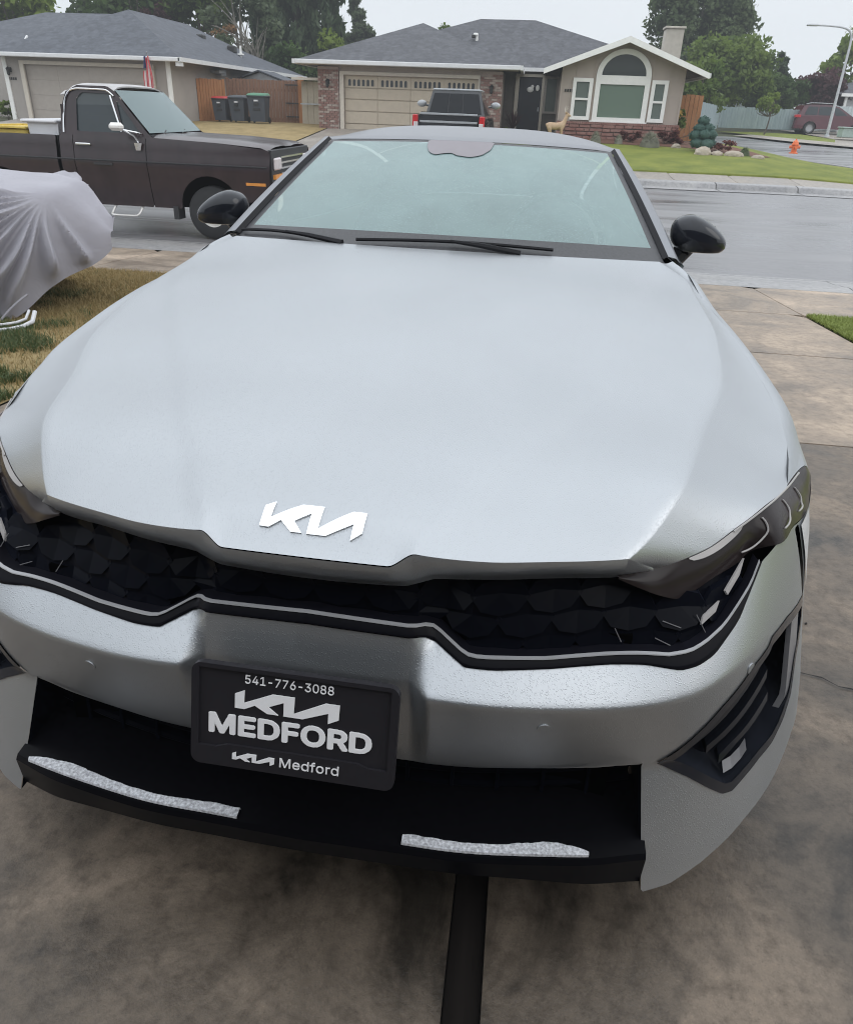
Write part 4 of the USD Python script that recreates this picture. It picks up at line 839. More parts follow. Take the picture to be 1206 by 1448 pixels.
for k in range(5):
    for j in range(4):
        a = -6.79 + j * 1.2325
        if k < 4: obj('door_panel', bx(a + .004, a + 1.2285, 28.105, 28.14, zs[k] + .012, zs[k + 1] - .012, .012), 'door_tan', gd)
        else:
            w0, w1 = a + .10, a + 1.13
            obj('door_panel', prism(shapely.box(a + .004, zs[4] + .012, a + 1.2285, zs[5] - .006).difference(shapely.box(w0, 1.955, w1, 2.225)), 28.105, 28.14), 'door_tan', gd)
            ln = obj('door_lite', bx(w0, w1, 28.132, 28.138, 1.955, 2.225), 'lite_dark', gd)
            n6 = 6; st = (w1 - w0) / n6; hole = None
            for q in range(n6):
                c_ = w0 + (q + .5) * st; arch = shapely.box(c_ - st * .30, 1.965, c_ + st * .30, 2.13).union(Point(c_, 2.13).buffer(st * .30)); hole = arch if hole is None else hole.union(arch)
            insert = shapely.box(w0, 1.955, w1, 2.225).difference(hole)
            obj('arched_insert', join([prism(g_, 28.112, 28.130) for g_ in getattr(insert, 'geoms', [insert])]), 'door_tan', ln)
lantern(-7.36, 27.9, 2.07, ho); lantern(-1.36, 27.9, 2.05, ho)
rf = obj('garage_roof', join(*hip(-8.45, -.40, 27.55, 40, 2.74, -4.48, -4.48, 31.9, 37, 4.36)), 'shingle_grey', ho)
obj('gutter', join(bx(-8.48, -.37, 27.44, 27.56, 2.61, 2.755, .02), bx(-8.56, -8.45, 27.44, 38, 2.61, 2.755), bx(-.40, -.29, 27.46, 31, 2.61, 2.755)), 'fascia_grey', rf)
obj('soffit', bx(-8.42, -.45, 27.58, 28.1, 2.60, 2.615), 'soffit', rf)
# main roof
mr = obj('main_roof', join(*hip(-8.6, 6.3, 31.0, 39.4, 2.86, -2.45, -.09, 35.2, 35.2, 4.87)), 'shingle_grey', ho)
obj('gutter', bx(-.6, .75, 30.9, 31.0, 2.74, 2.87), 'fascia_grey', mr)
obj('roof_vent', join(cyl((-2.42, 33.2, 3.75), (-2.42, 33.2, 4.10), .06), bx(-2.56, -2.36, 33.1, 33.3, 4.06, 4.17, .03)), 'trim_white', mr)
obj('roof_vent', bx(-2.62, -2.47, 33.05, 33.2, 3.98, 4.10, .02), 'lantern_black', mr)
# recessed entry
obj('entry_wall', join(bx(-1.05, -.62, 31.2, 31.4, G0, 2.85), bx(.52, 1.15, 31.2, 31.4, G0, 2.85), bx(-.62, .52, 31.2, 31.4, 2.62, 2.85)), 'dark_entry', ho)
dj = obj('front_door', bx(-.47, .42, 31.24, 31.30, .38, 2.56), 'door_navy', ho)
obj('door_frame', join(bx(-.62, -.47, 31.12, 31.3, .3, 2.66), bx(.42, .52, 31.12, 31.3, .3, 2.66), bx(-.47, .42, 31.12, 31.3, 2.56, 2.66)), 'trim_cream', dj)
obj('door_wreath', join(ell((-.02, 31.2, 2.12), (.13, .04, .10), 2), ell((.05, 31.19, 2.22), (.06, .03, .07), 2), ell((.26, 31.2, 2.18), (.07, .03, .11), 2)), 'trim_white', dj)
obj('door_handle', bx(.33, .37, 31.19, 31.24, 1.35, 1.5), 'metal_grey', dj)
framewin(ho, .53, 1.08, 31.18, 1.28, 2.60, .08, (), 'window_grey', 'siding_grey')
obj('entry_step', bx(-1.0, 1.0, 29.6, 31.2, .2, .40), 'far_concrete', ho)
# gable wing
def gz(x): return 2.66 + (2.70 - abs(x - 3.2)) * .372
arch_o = shapely.box(2.27, 1.12, 4.14, 2.56).union(shapely.affinity.scale(Point(3.205, 2.56).buffer(1, quad_segs=24), .935, .83, origin=(3.205, 2.56)).intersection(shapely.box(0, 2.5, 9, 9)))
wall = Polygon([(1.08, G0), (5.30, G0), (5.30, gz(5.3) - .05), (3.2, gz(3.2) - .05), (1.08, gz(1.08) - .05)]).difference(arch_o.buffer(-.05)).difference(shapely.box(1.55, 1.2, 2.12, 2.4)).difference(shapely.box(4.26, 1.2, 4.70, 2.42))
obj('gable_wall', join(prism(wall, 28.03, 28.2), bx(5.15, 5.30, 28.2, 36, G0, 2.66), bx(1.08, 1.22, 28.2, 31.4, G0, 2.66)), 'siding_tan', ho)
for x_ in (1.62 - .02, 2.23, 4.20, 4.80, 1.10, 5.26): obj('siding_batten', bx(x_ - .03, x_ + .03, 28.01, 28.03, 2.47 if 1.5 < x_ < 4.78 else 1.1, gz(x_) - .06), 'siding_tan', ho)
for a, b in ((1.10, 1.49), (4.78, 5.29)): obj('siding_joint', bx(a, b, 28.018, 28.03, 2.44, 2.48), 'siding_tan', ho)
# arched window: frame, transom bar, panes
aw = obj('window', prism(arch_o.difference(shapely.box(2.44, 1.24, 3.97, 2.29)).difference(shapely.affinity.scale(Point(3.205, 2.57).buffer(1, quad_segs=24), .755, .655, origin=(3.205, 2.57)).intersection(shapely.box(0, 2.57, 9, 9))), 27.97, 28.06), 'trim_white', ho, label='large arched window with a green pane below and a dark half round light above')
obj('pane', bx(2.44, 3.97, 28.02, 28.03, 1.24, 2.29), 'window_green', aw)
obj('arch_pane', prism(shapely.affinity.scale(Point(3.205, 2.57).buffer(1, quad_segs=24), .755, .655, origin=(3.205, 2.57)).intersection(shapely.box(0, 2.57, 9, 9)), 28.02, 28.03), 'window_dark', aw)
obj('hanging_lamp', join(ell((3.18, 28.6, 2.80), (.05, .05, .11), 2), cyl((3.18, 28.6, 2.9), (3.18, 28.6, 3.2), .008)), 'warm_lamp', aw)
obj('window_sill', bx(2.2, 4.2, 27.95, 28.06, 1.08, 1.12), 'trim_white', aw)
framewin(ho, 1.49, 2.18, 28.0, 1.13, 2.46, .12, (1.80,), 'window_grey'); framewin(ho, 4.20, 4.76, 28.0, 1.13, 2.46, .12, (1.78,), 'window_grey')
obj('house_number', join([bx(1.22 + i * .085, 1.22 + i * .085 + .055, 28.005, 28.03, 2.01, 2.10) for i in range(4)]), 'lantern_black', ho)
wr = obj('wing_roof', join(face([(.45, 27.55, 2.70), (3.2, 27.55, 3.72), (3.2, 35, 3.72), (.45, 31.3, 2.70)], .06), face([(3.2, 27.55, 3.72), (5.95, 27.55, 2.70), (5.95, 36, 2.70), (3.2, 36, 3.72)], .06)), 'shingle_grey', ho)
for sgn in (-1, 1):
    a, b = (3.2, 3.73), (3.2 + sgn * 2.78, 2.70)
    obj('bargeboard', prism(Polygon([a, b, (b[0], b[1] - .17), (a[0], a[1] - .19)]), 27.46, 27.55), 'trim_white', wr)
    q = np.array([(3.2, 3.64), (3.2 + sgn * 2.72, 2.63)]); obj('soffit', face([(q[0][0], 27.56, q[0][1]), (q[1][0], 27.56, q[1][1]), (q[1][0], 28.1, q[1][1]), (q[0][0], 28.1, q[0][1])][::sgn], .015), 'soffit', wr)
obj('gutter', bx(5.92, 6.03, 27.5, 36, 2.56, 2.70), 'fascia_grey', wr)
# stone and brick plinth under the windows
pb = obj('brick_plinth', bx(1.06, 5.34, 27.92, 28.02, G0, 1.00), 'mortar', ho)
r = np.random.default_rng(8); B = []
for k in range(5):
    x = 1.06
    while x < 5.3:
        w_ = r.uniform(.18, .46); b = min(x + w_, 5.34); z0 = .38 + k * .125
        B.append(bx(x + .008, b - .008, 27.86 - r.uniform(0, .04), 27.93, z0 + r.uniform(0, .02), z0 + .112, .015)); x += w_
obj('plinth_stones', join(B), 'stone_red', pb, kind='stuff')
cap = [bx(1.06 + i * .075, 1.06 + i * .075 + .066, 27.84, 28.0, 1.0, 1.075) for i in range(57)]
obj('rowlock_bricks', join(cap), 'stone_red', pb, kind='stuff')
ch = obj('chimney', bx(5.02, 5.70, 32.3, 33.0, 2.6, 4.42, .02), 'chimney_stone', ho)
obj('chimney_cap', bx(4.97, 5.75, 32.25, 33.05, 4.42, 4.50, .015), 'chimney_stone', ch)
obj('back_wall', bx(-7.6, 5.2, 38.6, 38.8, G0, 2.8), 'siding_tan', ho)

# ---- the house on the left
lh = thing('taupe_garage_house', 'taupe house at the left with a wide plain garage door and blue grey hip roof', 'house', (-16, 27, .3), local=False)
obj('front_wall', join(bx(-19.55, -18.72, 27, 27.2, G0, 2.55), bx(-13.72, -13.0, 27, 27.2, G0, 2.55), bx(-18.72, -13.72, 27, 27.2, 2.30, 2.55), bx(-13.2, -13.0, 27.2, 41, G0, 2.6), bx(-19.55, -19.4, 27.2, 30, G0, 2.55), bx(-28, -19.5, 30, 30.2, G0, 2.6)), 'siding_grey', lh)
ld = obj('garage_door', bx(-18.72, -13.72, 27.10, 27.14, G0, 2.30), 'door_taupe', lh)
for k in range(4):
    for j in range(4): obj('door_panel', bx(-18.71 + j * 1.247, -18.71 + j * 1.247 + 1.2455, 27.075, 27.10, .25 + k * .51 + .002, .25 + k * .51 + .508, .003), 'door_taupe', ld)
obj('door_frame', join(bx(-18.86, -18.70, 26.93, 27.0, G0, 2.40), bx(-13.74, -13.60, 26.93, 27.0, G0, 2.40), bx(-18.70, -13.74, 26.93, 27.0, 2.28, 2.40)), 'trim_cream', lh)
for x_ in (-19.55, -13.13): obj('corner_board', bx(x_, x_ + .16, 26.95, 27.0, G0, 2.52), 'trim_white', lh)
lantern(-19.28, 26.98, 2.08, lh)
obj('house_number', join([bx(-19.42 + i * .085, -19.42 + i * .085 + .055, 26.985, 27.0, 1.74, 1.83) for i in range(4)]), 'lantern_black', lh)
lr = obj('garage_roof', join(*hip(-20.1, -12.40, 26.6, 40, 2.62, -16.25, -16.25, 30.7, 36.0, 4.46)), 'shingle_blue', lh)
obj('gutter', join(bx(-20.15, -12.35, 26.49, 26.61, 2.50, 2.64, .02), bx(-12.42, -12.30, 26.49, 42, 2.50, 2.64)), 'fascia_grey', lr)
obj('downpipe', join(bx(-12.55, -12.35, 26.55, 26.75, 2.36, 2.5), ), 'fascia_grey', lr)
obj('soffit', join(bx(-20.0, -12.45, 26.62, 27.1, 2.535, 2.55), bx(-13.1, -12.42, 26.62, 41.6, 2.535, 2.55)), 'soffit', lr)
lm = obj('main_roof', join(*hip(-29, -12.38, 30.2, 42, 2.64, -23.3, -17.9, 36.1, 36.1, 4.80)), 'shingle_blue', lh)
obj('valley_flashing', tube([(-20.15, 29.2, 2.98), (-21.6, 31.8, 3.5)], .05, 6), 'fascia_grey', lm)
obj('roof_vent', join(cyl((-17.7, 34.3, 4.2), (-17.7, 34.3, 4.55), .07), bx(-17.86, -17.54, 34.2, 34.4, 4.53, 4.66, .03)), 'trim_white', lm)
for x_, y_, z_ in ((-15.0, 34.6, 3.83), (-14.0, 35.7, 3.50)): obj('roof_vent', bx(x_ - .18, x_ + .18, y_ - .2, y_ + .2, z_ - .2, z_ + .12, .05), 'lantern_black', lm)
obj('vent_pipe', join(cyl((-13.55, 35.6, 3.0), (-13.55, 35.6, 3.62), .05), cyl((-13.55, 35.6, 3.24), (-13.55, 35.6, 3.30), .14)), 'trim_white', lm)
obj('meter_box', join(bx(-13.0, -12.72, 31.1, 31.6, 2.22, 2.48, .02), bx(-12.98, -12.6, 30.6, 31.1, 2.30, 2.42, .02)), 'metal_grey', lh)
# flag on a short pole
PM('flag_red', (.45, .05, .06), .7); PM('flag_white', (.62, .58, .58), .7); PM('flag_blue', (.06, .07, .17), .7)
fg = thing('hanging_flag', 'striped red white and blue flag hanging from a pole by the garage door', 'flag', (-13.45, 26.6, 1.5), local=False)
obj('pole', tube([(-13.62, 26.95, 2.2), (-13.52, 26.4, 2.78)], .014, 6), 'metal_grey', fg)
zf = np.linspace(2.62, 1.62, 14)
for k in range(9):
    u0, u1 = k / 9, (k + 1) / 9; fx = lambda u, z: np.c_[-13.56 + .10 * (2.62 - z) / 1.0 * 0 + (u - .5) * (.16 + .20 * ss(2.62, 1.9, z)), 26.42 + .05 * np.sin(u * 14 + z * 2) + 0 * z, z + .03 * np.sin(u * 9)]
    ztop_ = zf[zf > 2.16] if k < 4 else zf[:0]; zb_ = zf[zf <= 2.2] if k < 4 else zf
    obj('stripe', sheet(grid(np.array([fx(u0, zb_), fx(u1, zb_)]), flip=False), .004), 'flag_red' if k % 2 == 0 else 'flag_white', fg, smooth=40)
    if len(ztop_): obj('canton', sheet(grid(np.array([fx(u0, ztop_), fx(u1, ztop_)]), flip=False), .004), 'flag_blue', fg, smooth=40)
# ---- unseen garage behind the viewer, added to shade the near ground
own = thing('own_garage', 'unseen open garage behind the viewer, low eave added to shade the foreground', 'garage', (0, -4, .1), local=False)
obj('wall', join(bx(-3.6, -3.4, -10, -3.5, 0, 2.7), bx(3.4, 3.6, -10, -3.5, 0, 2.7), bx(-3.6, 3.6, -10.2, -10, 0, 2.7), bx(-9, -3.6, -3.7, -3.5, 0, 2.7), bx(3.6, 9, -3.7, -3.5, 0, 2.7), bx(-3.4, 3.4, -3.7, -3.5, 2.35, 2.7)), 'siding_grey', own)
obj('roof', join(face([(-9.5, -2.0, 2.50), (9.5, -2.0, 2.50), (9.5, -8, 4.4), (-9.5, -8, 4.4)], .12), face([(-9.5, -8, 4.4), (9.5, -8, 4.4), (9.5, -13, 2.56), (-9.5, -13, 2.56)], .12), bx(-3.5, 3.5, -10, -3.6, 2.65, 2.75)), 'shingle_grey', own)
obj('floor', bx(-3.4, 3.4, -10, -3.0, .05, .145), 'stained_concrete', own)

# ---- fences and gates
PM('fence_brown', (.20, .10, .06), .8, col2=(.27, .15, .095), scale=2, stretch=(6, 6, .7), island=.25)
PM('fence_orange', (.36, .15, .055), .75, col2=(.44, .21, .09), scale=2, stretch=(6, 6, .7), island=.18)
PM('gate_cream', (.42, .37, .29), .7, var=.06, island=.08)
PM('fence_teal', (.25, .32, .335), .8, col2=(.33, .40, .41), scale=1.5, stretch=(4, 4, .6), island=.2)
PM('fence_white', (.5, .56, .56), .8, var=.08, island=.15)
def board_fence(name, label, p0, p1, z0f, z1f, bw, mat, rails=2, cat='fence', group=None, jag=.02, posts=True, seed=0, face_=-1):
    p0, p1 = np.array(p0, float), np.array(p1, float); L = np.linalg.norm(p1 - p0); d = (p1 - p0) / L; ang = math.atan2(d[1], d[0]); n = max(1, int(round(L / bw))); r = random.Random(seed)
    t = thing(name, label, cat, (p0[0], p0[1], 0), group, local=False)
    for i in range(n):
        a = i * L / n; q = p0 + d * (a + L / n / 2); zt = z1f(a) + r.uniform(-jag, jag)
        obj('board', moved(turned(bx(-L / n / 2 + .006, L / n / 2 - .006, -.011 + r.uniform(-.004, .004), .011, z0f(a), zt, .004), ang), (q[0], q[1], 0)), mat, t)
    for k in range(rails):
        zz = .25 + k * .5 if rails > 1 else .5
        q = (p0 + p1) / 2; zr = z0f(L / 2) + (z1f(L / 2) - z0f(L / 2)) * (.2 + .6 * k / max(1, rails - 1))
        obj('rail', moved(turned(bx(-L / 2, L / 2, .012, .05, zr - .045, zr + .045), ang), (q[0], q[1], 0)), mat, t)
    return t
board_fence('board_fence', 'short orange brown fence panel between the taupe house and the bins', (-12.98, 29.1), (-12.35, 30.4), lambda a: .3, lambda a: 2.07, .14, 'fence_orange', seed=1)
bf = board_fence('board_fence', 'long weathered brown board fence behind the three bins', (-12.35, 30.5), (-9.42, 31.0), lambda a: .33, lambda a: 2.13, .14, 'fence_brown', seed=2)
obj('post', bx(-9.42, -9.22, 30.85, 31.05, .25, 2.28, .01), 'fence_orange', bf, label='red brown gate post')
for z_ in (.78, 1.28, 1.95): obj('hinge', bx(-9.95, -9.42, 30.83, 30.86, z_, z_ + .05), 'lantern_black', bf)
gt = board_fence('cream_gate', 'cream vertical board gate between the brown fence and brick pier', (-9.20, 30.6), (-7.85, 30.3), lambda a: .42, lambda a: 2.12, .27, 'gate_cream', jag=0, cat='gate', seed=3)
obj('top_rail', bx(-9.5, -7.75, 30.25, 30.62, 2.16, 2.25), 'trim_cream', gt); obj('latch_bar', bx(-9.2, -7.85, 30.38, 30.42, 1.28, 1.33), 'metal_grey', gt)
# shed behind the fence
sh = thing('garden_shed', 'grey shed with low gable roof behind the brown fence', 'shed', (-12, 36, .3), local=False)
obj('wall', prism(Polygon([(-12.9, .3), (-10.4, .3), (-10.4, 2.05), (-11.7, 2.46), (-12.9, 2.08)]), 32.8, 34.6), 'metal_grey', sh)
obj('roof', join(face([(-11.7, 32.6, 2.55), (-11.7, 34.8, 2.55), (-12.97, 34.8, 2.12), (-12.97, 32.6, 2.12)], .05), face([(-10.2, 32.6, 2.07), (-10.2, 34.8, 2.07), (-11.7, 34.8, 2.55), (-11.7, 32.6, 2.55)], .05)), 'shingle_blue', sh)
board_fence('board_fence', 'bright orange brown side gate right of the brick fronted house', (5.45, 31.0), (6.62, 31.0), lambda a: .5, lambda a: 2.12, .16, 'fence_orange', cat='gate', seed=4)
board_fence('board_fence', 'grey green side fence running back behind the blue green shrub', (6.7, 31.5), (11.3, 49.0), lambda a: .45 + a * .02, lambda a: 1.9 + a * .006, .30, 'fence_teal', seed=5)
board_fence('board_fence', 'grey green board fence along the far side of the corner street', (11.4, 49.2), (16.9, 51.6), lambda a: .85, lambda a: 2.02, .20, 'fence_teal', rails=2, jag=.03, seed=6)
board_fence('board_fence', 'pale board fence behind the maroon car', (17.1, 53.5), (23.5, 54.5), lambda a: .9, lambda a: 2.35, .22, 'fence_white', seed=7)
nh = thing('neighbour_house', 'pale house behind the maroon tree at the right edge', 'house', (21, 58, .8), local=False)
obj('wall', bx(20.9, 30, 56, 62, .6, 3.1), 'fascia_grey', nh); obj('roof', join(*hip(20.3, 30.5, 55.4, 62.5, 3.1, 23.8, 27, 59, 59, 4.6)), 'shingle_grey', nh)
obj('fascia', bx(20.25, 30.5, 55.3, 55.42, 2.95, 3.14), 'trim_white', nh); obj('post', bx(20.6, 20.75, 55.5, 55.65, .7, 3.0), 'trim_white', nh)
fh = thing('distant_house', 'pale grey roofed house far behind the grey green board fence', 'house', (17, 66, .8), local=False)
obj('wall', bx(14.5, 19.0, 66, 72, .6, 3.2), 'fence_white', fh); obj('roof', join(*hip(14, 19.5, 65.5, 72.5, 3.2, 16.2, 17.3, 69, 69, 4.6)), 'fascia_grey', fh)
# ================================================================== trees and plants
def leaf_mat(name, dark, light, trans=.35, scale=.5):
    dark, light = np.array(dark, float), np.array(light, float)
    n = {'g': ('geometry', {}), 'n': ('noise_texture', {'scale': scale, 'detail': 3.0}), 'r': ('rgb_ramp', {'ramp': [(.32, dark), (.68, light)]}), 'mr': ('map_range', {'from_min': 0., 'from_max': 1., 'to_min': .6, 'to_max': 1.35}), 'h': ('hsv', {}),
         'p': ('principled_bsdf', {'roughness': .55, 'specular_ior_level': .3}), 't': ('translucent_bsdf', {}), 'm': ('mix_closure', {'fac': trans})}
    L = [('g.position', 'n.vector'), ('n.fac', 'r.fac'), ('g.random_per_island', 'mr.value'), ('mr.result', 'h.value'), ('r.color', 'h.color'), ('h.color', 'p.base_color'), ('h.color', 't.color'), ('p.BSDF', 'm.closure1'), ('t.BSDF', 'm.closure2')]
    M[name] = usdkit.material(stage, '/World/Looks/' + name, n, L, surface='m.closure')
leaf_mat('leaf_dark', (.04, .08, .02), (.11, .175, .045)); leaf_mat('leaf_mid', (.085, .145, .025), (.21, .29, .06)); leaf_mat('leaf_bright', (.15, .225, .03), (.30, .40, .07)); leaf_mat('leaf_greygreen', (.085, .12, .06), (.19, .24, .125))
leaf_mat('leaf_maroon', (.07,.03,.036), (.15,.065,.07)); leaf_mat('leaf_poplar', (.085, .125, .055), (.19, .25, .115)); leaf_mat('leaf_cedar', (.05, .085, .042), (.125, .175, .085)); leaf_mat('leaf_rust', (0.286, 0.146, 0.058), (0.496, 0.286, 0.129)); leaf_mat('leaf_teal', (0.058, 0.137, 0.111), (0.137, 0.251, 0.207)); leaf_mat('leaf_silver', (.30,.30,.22), (.46,.45,.36)); leaf_mat('leaf_red', (.14, .05, .045), (.24, .09, .075))
PM('bark', (.10, .08, .065), .9, var=.25, scale=8, bump=.5); PM('bark_pale', (.17, .155, .13), .9, var=.2, scale=8)

def leaves(centres, radii, per, size, seed, droop=0.0, flat=0.0, aspect=1.7):
    """Leaf-sized quads through clumps: centres (k, 3), radii (k, 3)."""
    r = np.random.default_rng(seed); c = np.repeat(np.asarray(centres, float), per, 0); R = np.repeat(np.asarray(radii, float), per, 0); k = len(c)
    d = r.normal(size=(k, 3)); d /= np.linalg.norm(d, axis=1, keepdims=True); rad = r.uniform(.0, 1, (k, 1)) ** .45
    p = c + d * R * rad
    a = r.normal(size=(k, 3)); a[:, 2] *= (1 - flat); a[:, 2] -= droop; a /= np.linalg.norm(a, axis=1, keepdims=True)
    b = np.cross(a, r.normal(size=(k, 3))); b /= np.linalg.norm(b, axis=1, keepdims=True)
    s = size * r.uniform(.6, 1.3, (k, 1)); a, b = a * s * aspect / 2, b * s / 2
    V = np.stack([p - a, p + b, p + a, p - b], 1).reshape(-1, 3); i = np.arange(k)[:, None] * 4
    return V, np.concatenate([i + [0, 1, 2], i + [0, 2, 3]])
def limbs(base, ends, r0, seed, bend=.3):
    r = np.random.default_rng(seed); B = []
    for e in ends:
        e = np.array(e); m_ = (np.array(base) + e) / 2 + r.normal(0, bend, 3) * [1, 1, .3]
        B.append(tube(smoothcurve(np.array([base, m_, e]), 7), np.linspace(r0, r0 * .18, 7), 6))
    return B
def tree(name, label, x, y, z0, z1, rx, ry, mat, seed, nclump=26, per=110, leaf=.22, trunk_h=None, clump=.33, shape='round', group=None, bark='bark', tr=.18, **kw):
    """A broad-leaved tree: a tapered trunk, limbs and a crown of leaf clumps of uneven outline."""
    r = np.random.default_rng(seed); H = z1 - z0; th = trunk_h if trunk_h is not None else H * .3
    zc, rz = z0 + th + (H - th) / 2, (H - th) / 2; C = []
    while len(C) < nclump:
        d = r.normal(size=3); d /= np.linalg.norm(d); q = d * r.uniform(.35, 1) ** .5
        if shape == 'column': w = 1 - .5 * max(0, q[2]) ** 2
        elif shape == 'cone': w = (1 - q[2]) / 2 * 1.25
        else: w = 1
        C.append((x + q[0] * rx * w * .82, y + q[1] * ry * w * .82, zc + q[2] * rz * .86))
    C = np.array(C); R = np.c_[np.full(nclump, rx), np.full(nclump, ry), np.full(nclump, min(rx, rz))] * clump * r.uniform(.65, 1.25, (nclump, 1))
    t = thing(name, label, 'tree', (x, y, z0), group, local=False)
    top = np.array([x + r.normal(0, .15), y, z0 + th + (H - th) * .55])
    obj('trunk', join(tube(smoothcurve(np.array([(x, y, z0 - .2), (x + r.normal(0, .1), y, z0 + th), top]), 9), np.linspace(tr, tr * .35, 9), 8), *limbs((x, y, z0 + th * .9), C[:: max(1, nclump // 9)], tr * .45, seed)), bark, t, smooth=40)
    obj('crown', leaves(C, R, per, leaf, seed + 1, **kw), mat, t)
    return t
def conifer(name, label, x, y, z0, z1, rad, mat, seed, tiers=16, per=26, leaf=.3, droop=.25, group=None, sparse=1.0):
    r = np.random.default_rng(seed); H = z1 - z0; C, R, B = [], [], []
    for k in range(tiers):
        u = (k + .4) / tiers; zr = z0 + H * (.10 + .88 * u); rr = rad * (1 - u) ** .8 * r.uniform(.8, 1.15) + .08; nb = max(3, int(9 * (1 - u) * sparse) + 2)
        for j in range(nb):
            a = r.uniform(0, 2 * math.pi)
            for s in np.linspace(.25, 1, max(2, int(rr / .45) + 1)):
                C.append((x + math.cos(a) * rr * s, y + math.sin(a) * rr * s, zr - droop * rr * s ** 1.5)); R.append(np.array([.30, .30, .16]) * (1.15 - .5 * s) * max(.5, min(1.3, rr / 1.6)))
            B.append(tube([(x, y, zr), (x + math.cos(a) * rr, y + math.sin(a) * rr, zr - droop * rr)], [.03, .01], 4))
    t = thing(name, label, 'tree', (x, y, z0), group, local=False)
    obj('trunk', join(cyl((x, y, z0 - .2), (x, y, z1 - .1), .05 * H / 3 * .6 + .05, .02, 8), *B), 'bark', t)
    obj('crown', leaves(C, R, per, leaf, seed + 1, droop=.3, aspect=2.2), mat, t)
    return t
# --- left background, behind the taupe house
tree('broadleaf_tree', 'bright green leafy tree at the far left above the taupe house roof', -30.5, 44, .6, 9.5, 3.2, 3, 'leaf_bright', 11, 22, 120, .30, trunk_h=3.0)
tree('broadleaf_tree', 'thin pale leaved tree just right of the bright far left tree', -28.0, 50, .7, 9.5, 2.4, 2.4, 'leaf_greygreen', 12, 14, 70, .28, trunk_h=3.0, clump=.28)
tree('broadleaf_tree', 'broad dark green tree rising behind the middle of the taupe house roof', -24.5, 47, .7, 10.5, 3.9, 3, 'leaf_dark', 13, 34, 150, .30, trunk_h=2.2)
tree('broadleaf_tree', 'small maroon tree above the right half of the taupe house roof', -22.3, 46, .7, 6.9, 1.3, 1.3, 'leaf_maroon', 14, 16, 110, .24, trunk_h=2.0)
tree('broadleaf_tree', 'rounded mid green tree right of the maroon one behind the taupe house', -20.2, 47, .7, 10.0, 2.5, 2.4, 'leaf_mid', 15, 28, 130, .26, trunk_h=2.0)
dt = tree('bare_branched_tree', 'half dead grey green tree with bare pale branches behind the taupe house', -17.0, 45, .7, 8.5, 2.4, 2.0, 'leaf_greygreen', 16, 22, 80, .22, trunk_h=1.5, bark='bark_pale', clump=.26)
r = np.random.default_rng(33); bb = []
for k in range(34):
    s = np.array([-16.2 + r.uniform(-.6, .6), 44.2, r.uniform(1.5, 4.0)]); d = np.array([r.uniform(-2.6, 1.4), r.uniform(-.6, .3), r.uniform(.6, 3.0)]); bb.append(tube(smoothcurve(np.array([s, s + d * .5 + [0, 0, .35], s + d]), 6), np.linspace(.06, .012, 6), 5))
obj('bare_branch', join(bb), 'bark_pale', dt, kind='stuff')
obj('rust_leaves', leaves([(-17.9, 44.2, 4.7), (-17.4, 44.3, 5.0)], [(.6, .5, .3), (.4, .4, .25)], 90, .14, 34), 'leaf_rust', dt)
# weeping cedar
t = thing('weeping_cedar', 'tall dark weeping cedar with hanging foliage between the two roofs', 'tree', (-16, 51, .7), local=False); r = np.random.default_rng(41); C, R = [], []
for k in range(300):
    z = r.uniform(1.8, 12.5); rr = np.interp(z, [2, 5, 9, 13], [3.0, 3.1, 2.8, 1.8]) * r.uniform(.1, 1) ** .6; a = r.uniform(0, 2 * math.pi); C.append((-15.6 + math.cos(a) * rr, 51 + math.sin(a) * rr, z)); R.append((.42, .42, r.uniform(.7, 1.3)))
obj('trunk', tube([(-15.6, 51, .4), (-15.5, 51, 7), (-15.6, 51, 13)], [.35, .22, .05], 10), 'bark', t); obj('crown', leaves(C, R, 75, .20, 42, droop=2.2, aspect=3.2), 'leaf_cedar', t)
conifer('conifer', 'pointed grey green conifer against the sky left of the garage roof', -14.2, 62, .9, 9.0, 3.1, 'leaf_greygreen', 51, 20, 34, .28, droop=.12)
tree('broadleaf_tree', 'low bright green tree below the weeping cedar beside the garage roof', -13.0, 50, .7, 5.6, 2.0, 2.0, 'leaf_bright', 52, 22, 110, .2, trunk_h=1.0)
tree('broadleaf_tree', 'dark shrubby tree behind the brown fence under the weeping cedar', -13.6, 44, .6, 4.4, 2.6, 1.6, 'leaf_dark', 53, 22, 120, .2, trunk_h=.6)
tree('broadleaf_tree', 'dark hedge tree behind the left end of the taupe house', -27, 52, .7, 7.5, 5.5, 2, 'leaf_dark', 54, 30, 120, .3, trunk_h=.8)
tree('broadleaf_tree', 'tiny treetop peeping over the grey roof between the two ridges', -4.9, 46, .9, 5.9, .9, .9, 'leaf_mid', 55, 9, 60, .16, trunk_h=2)
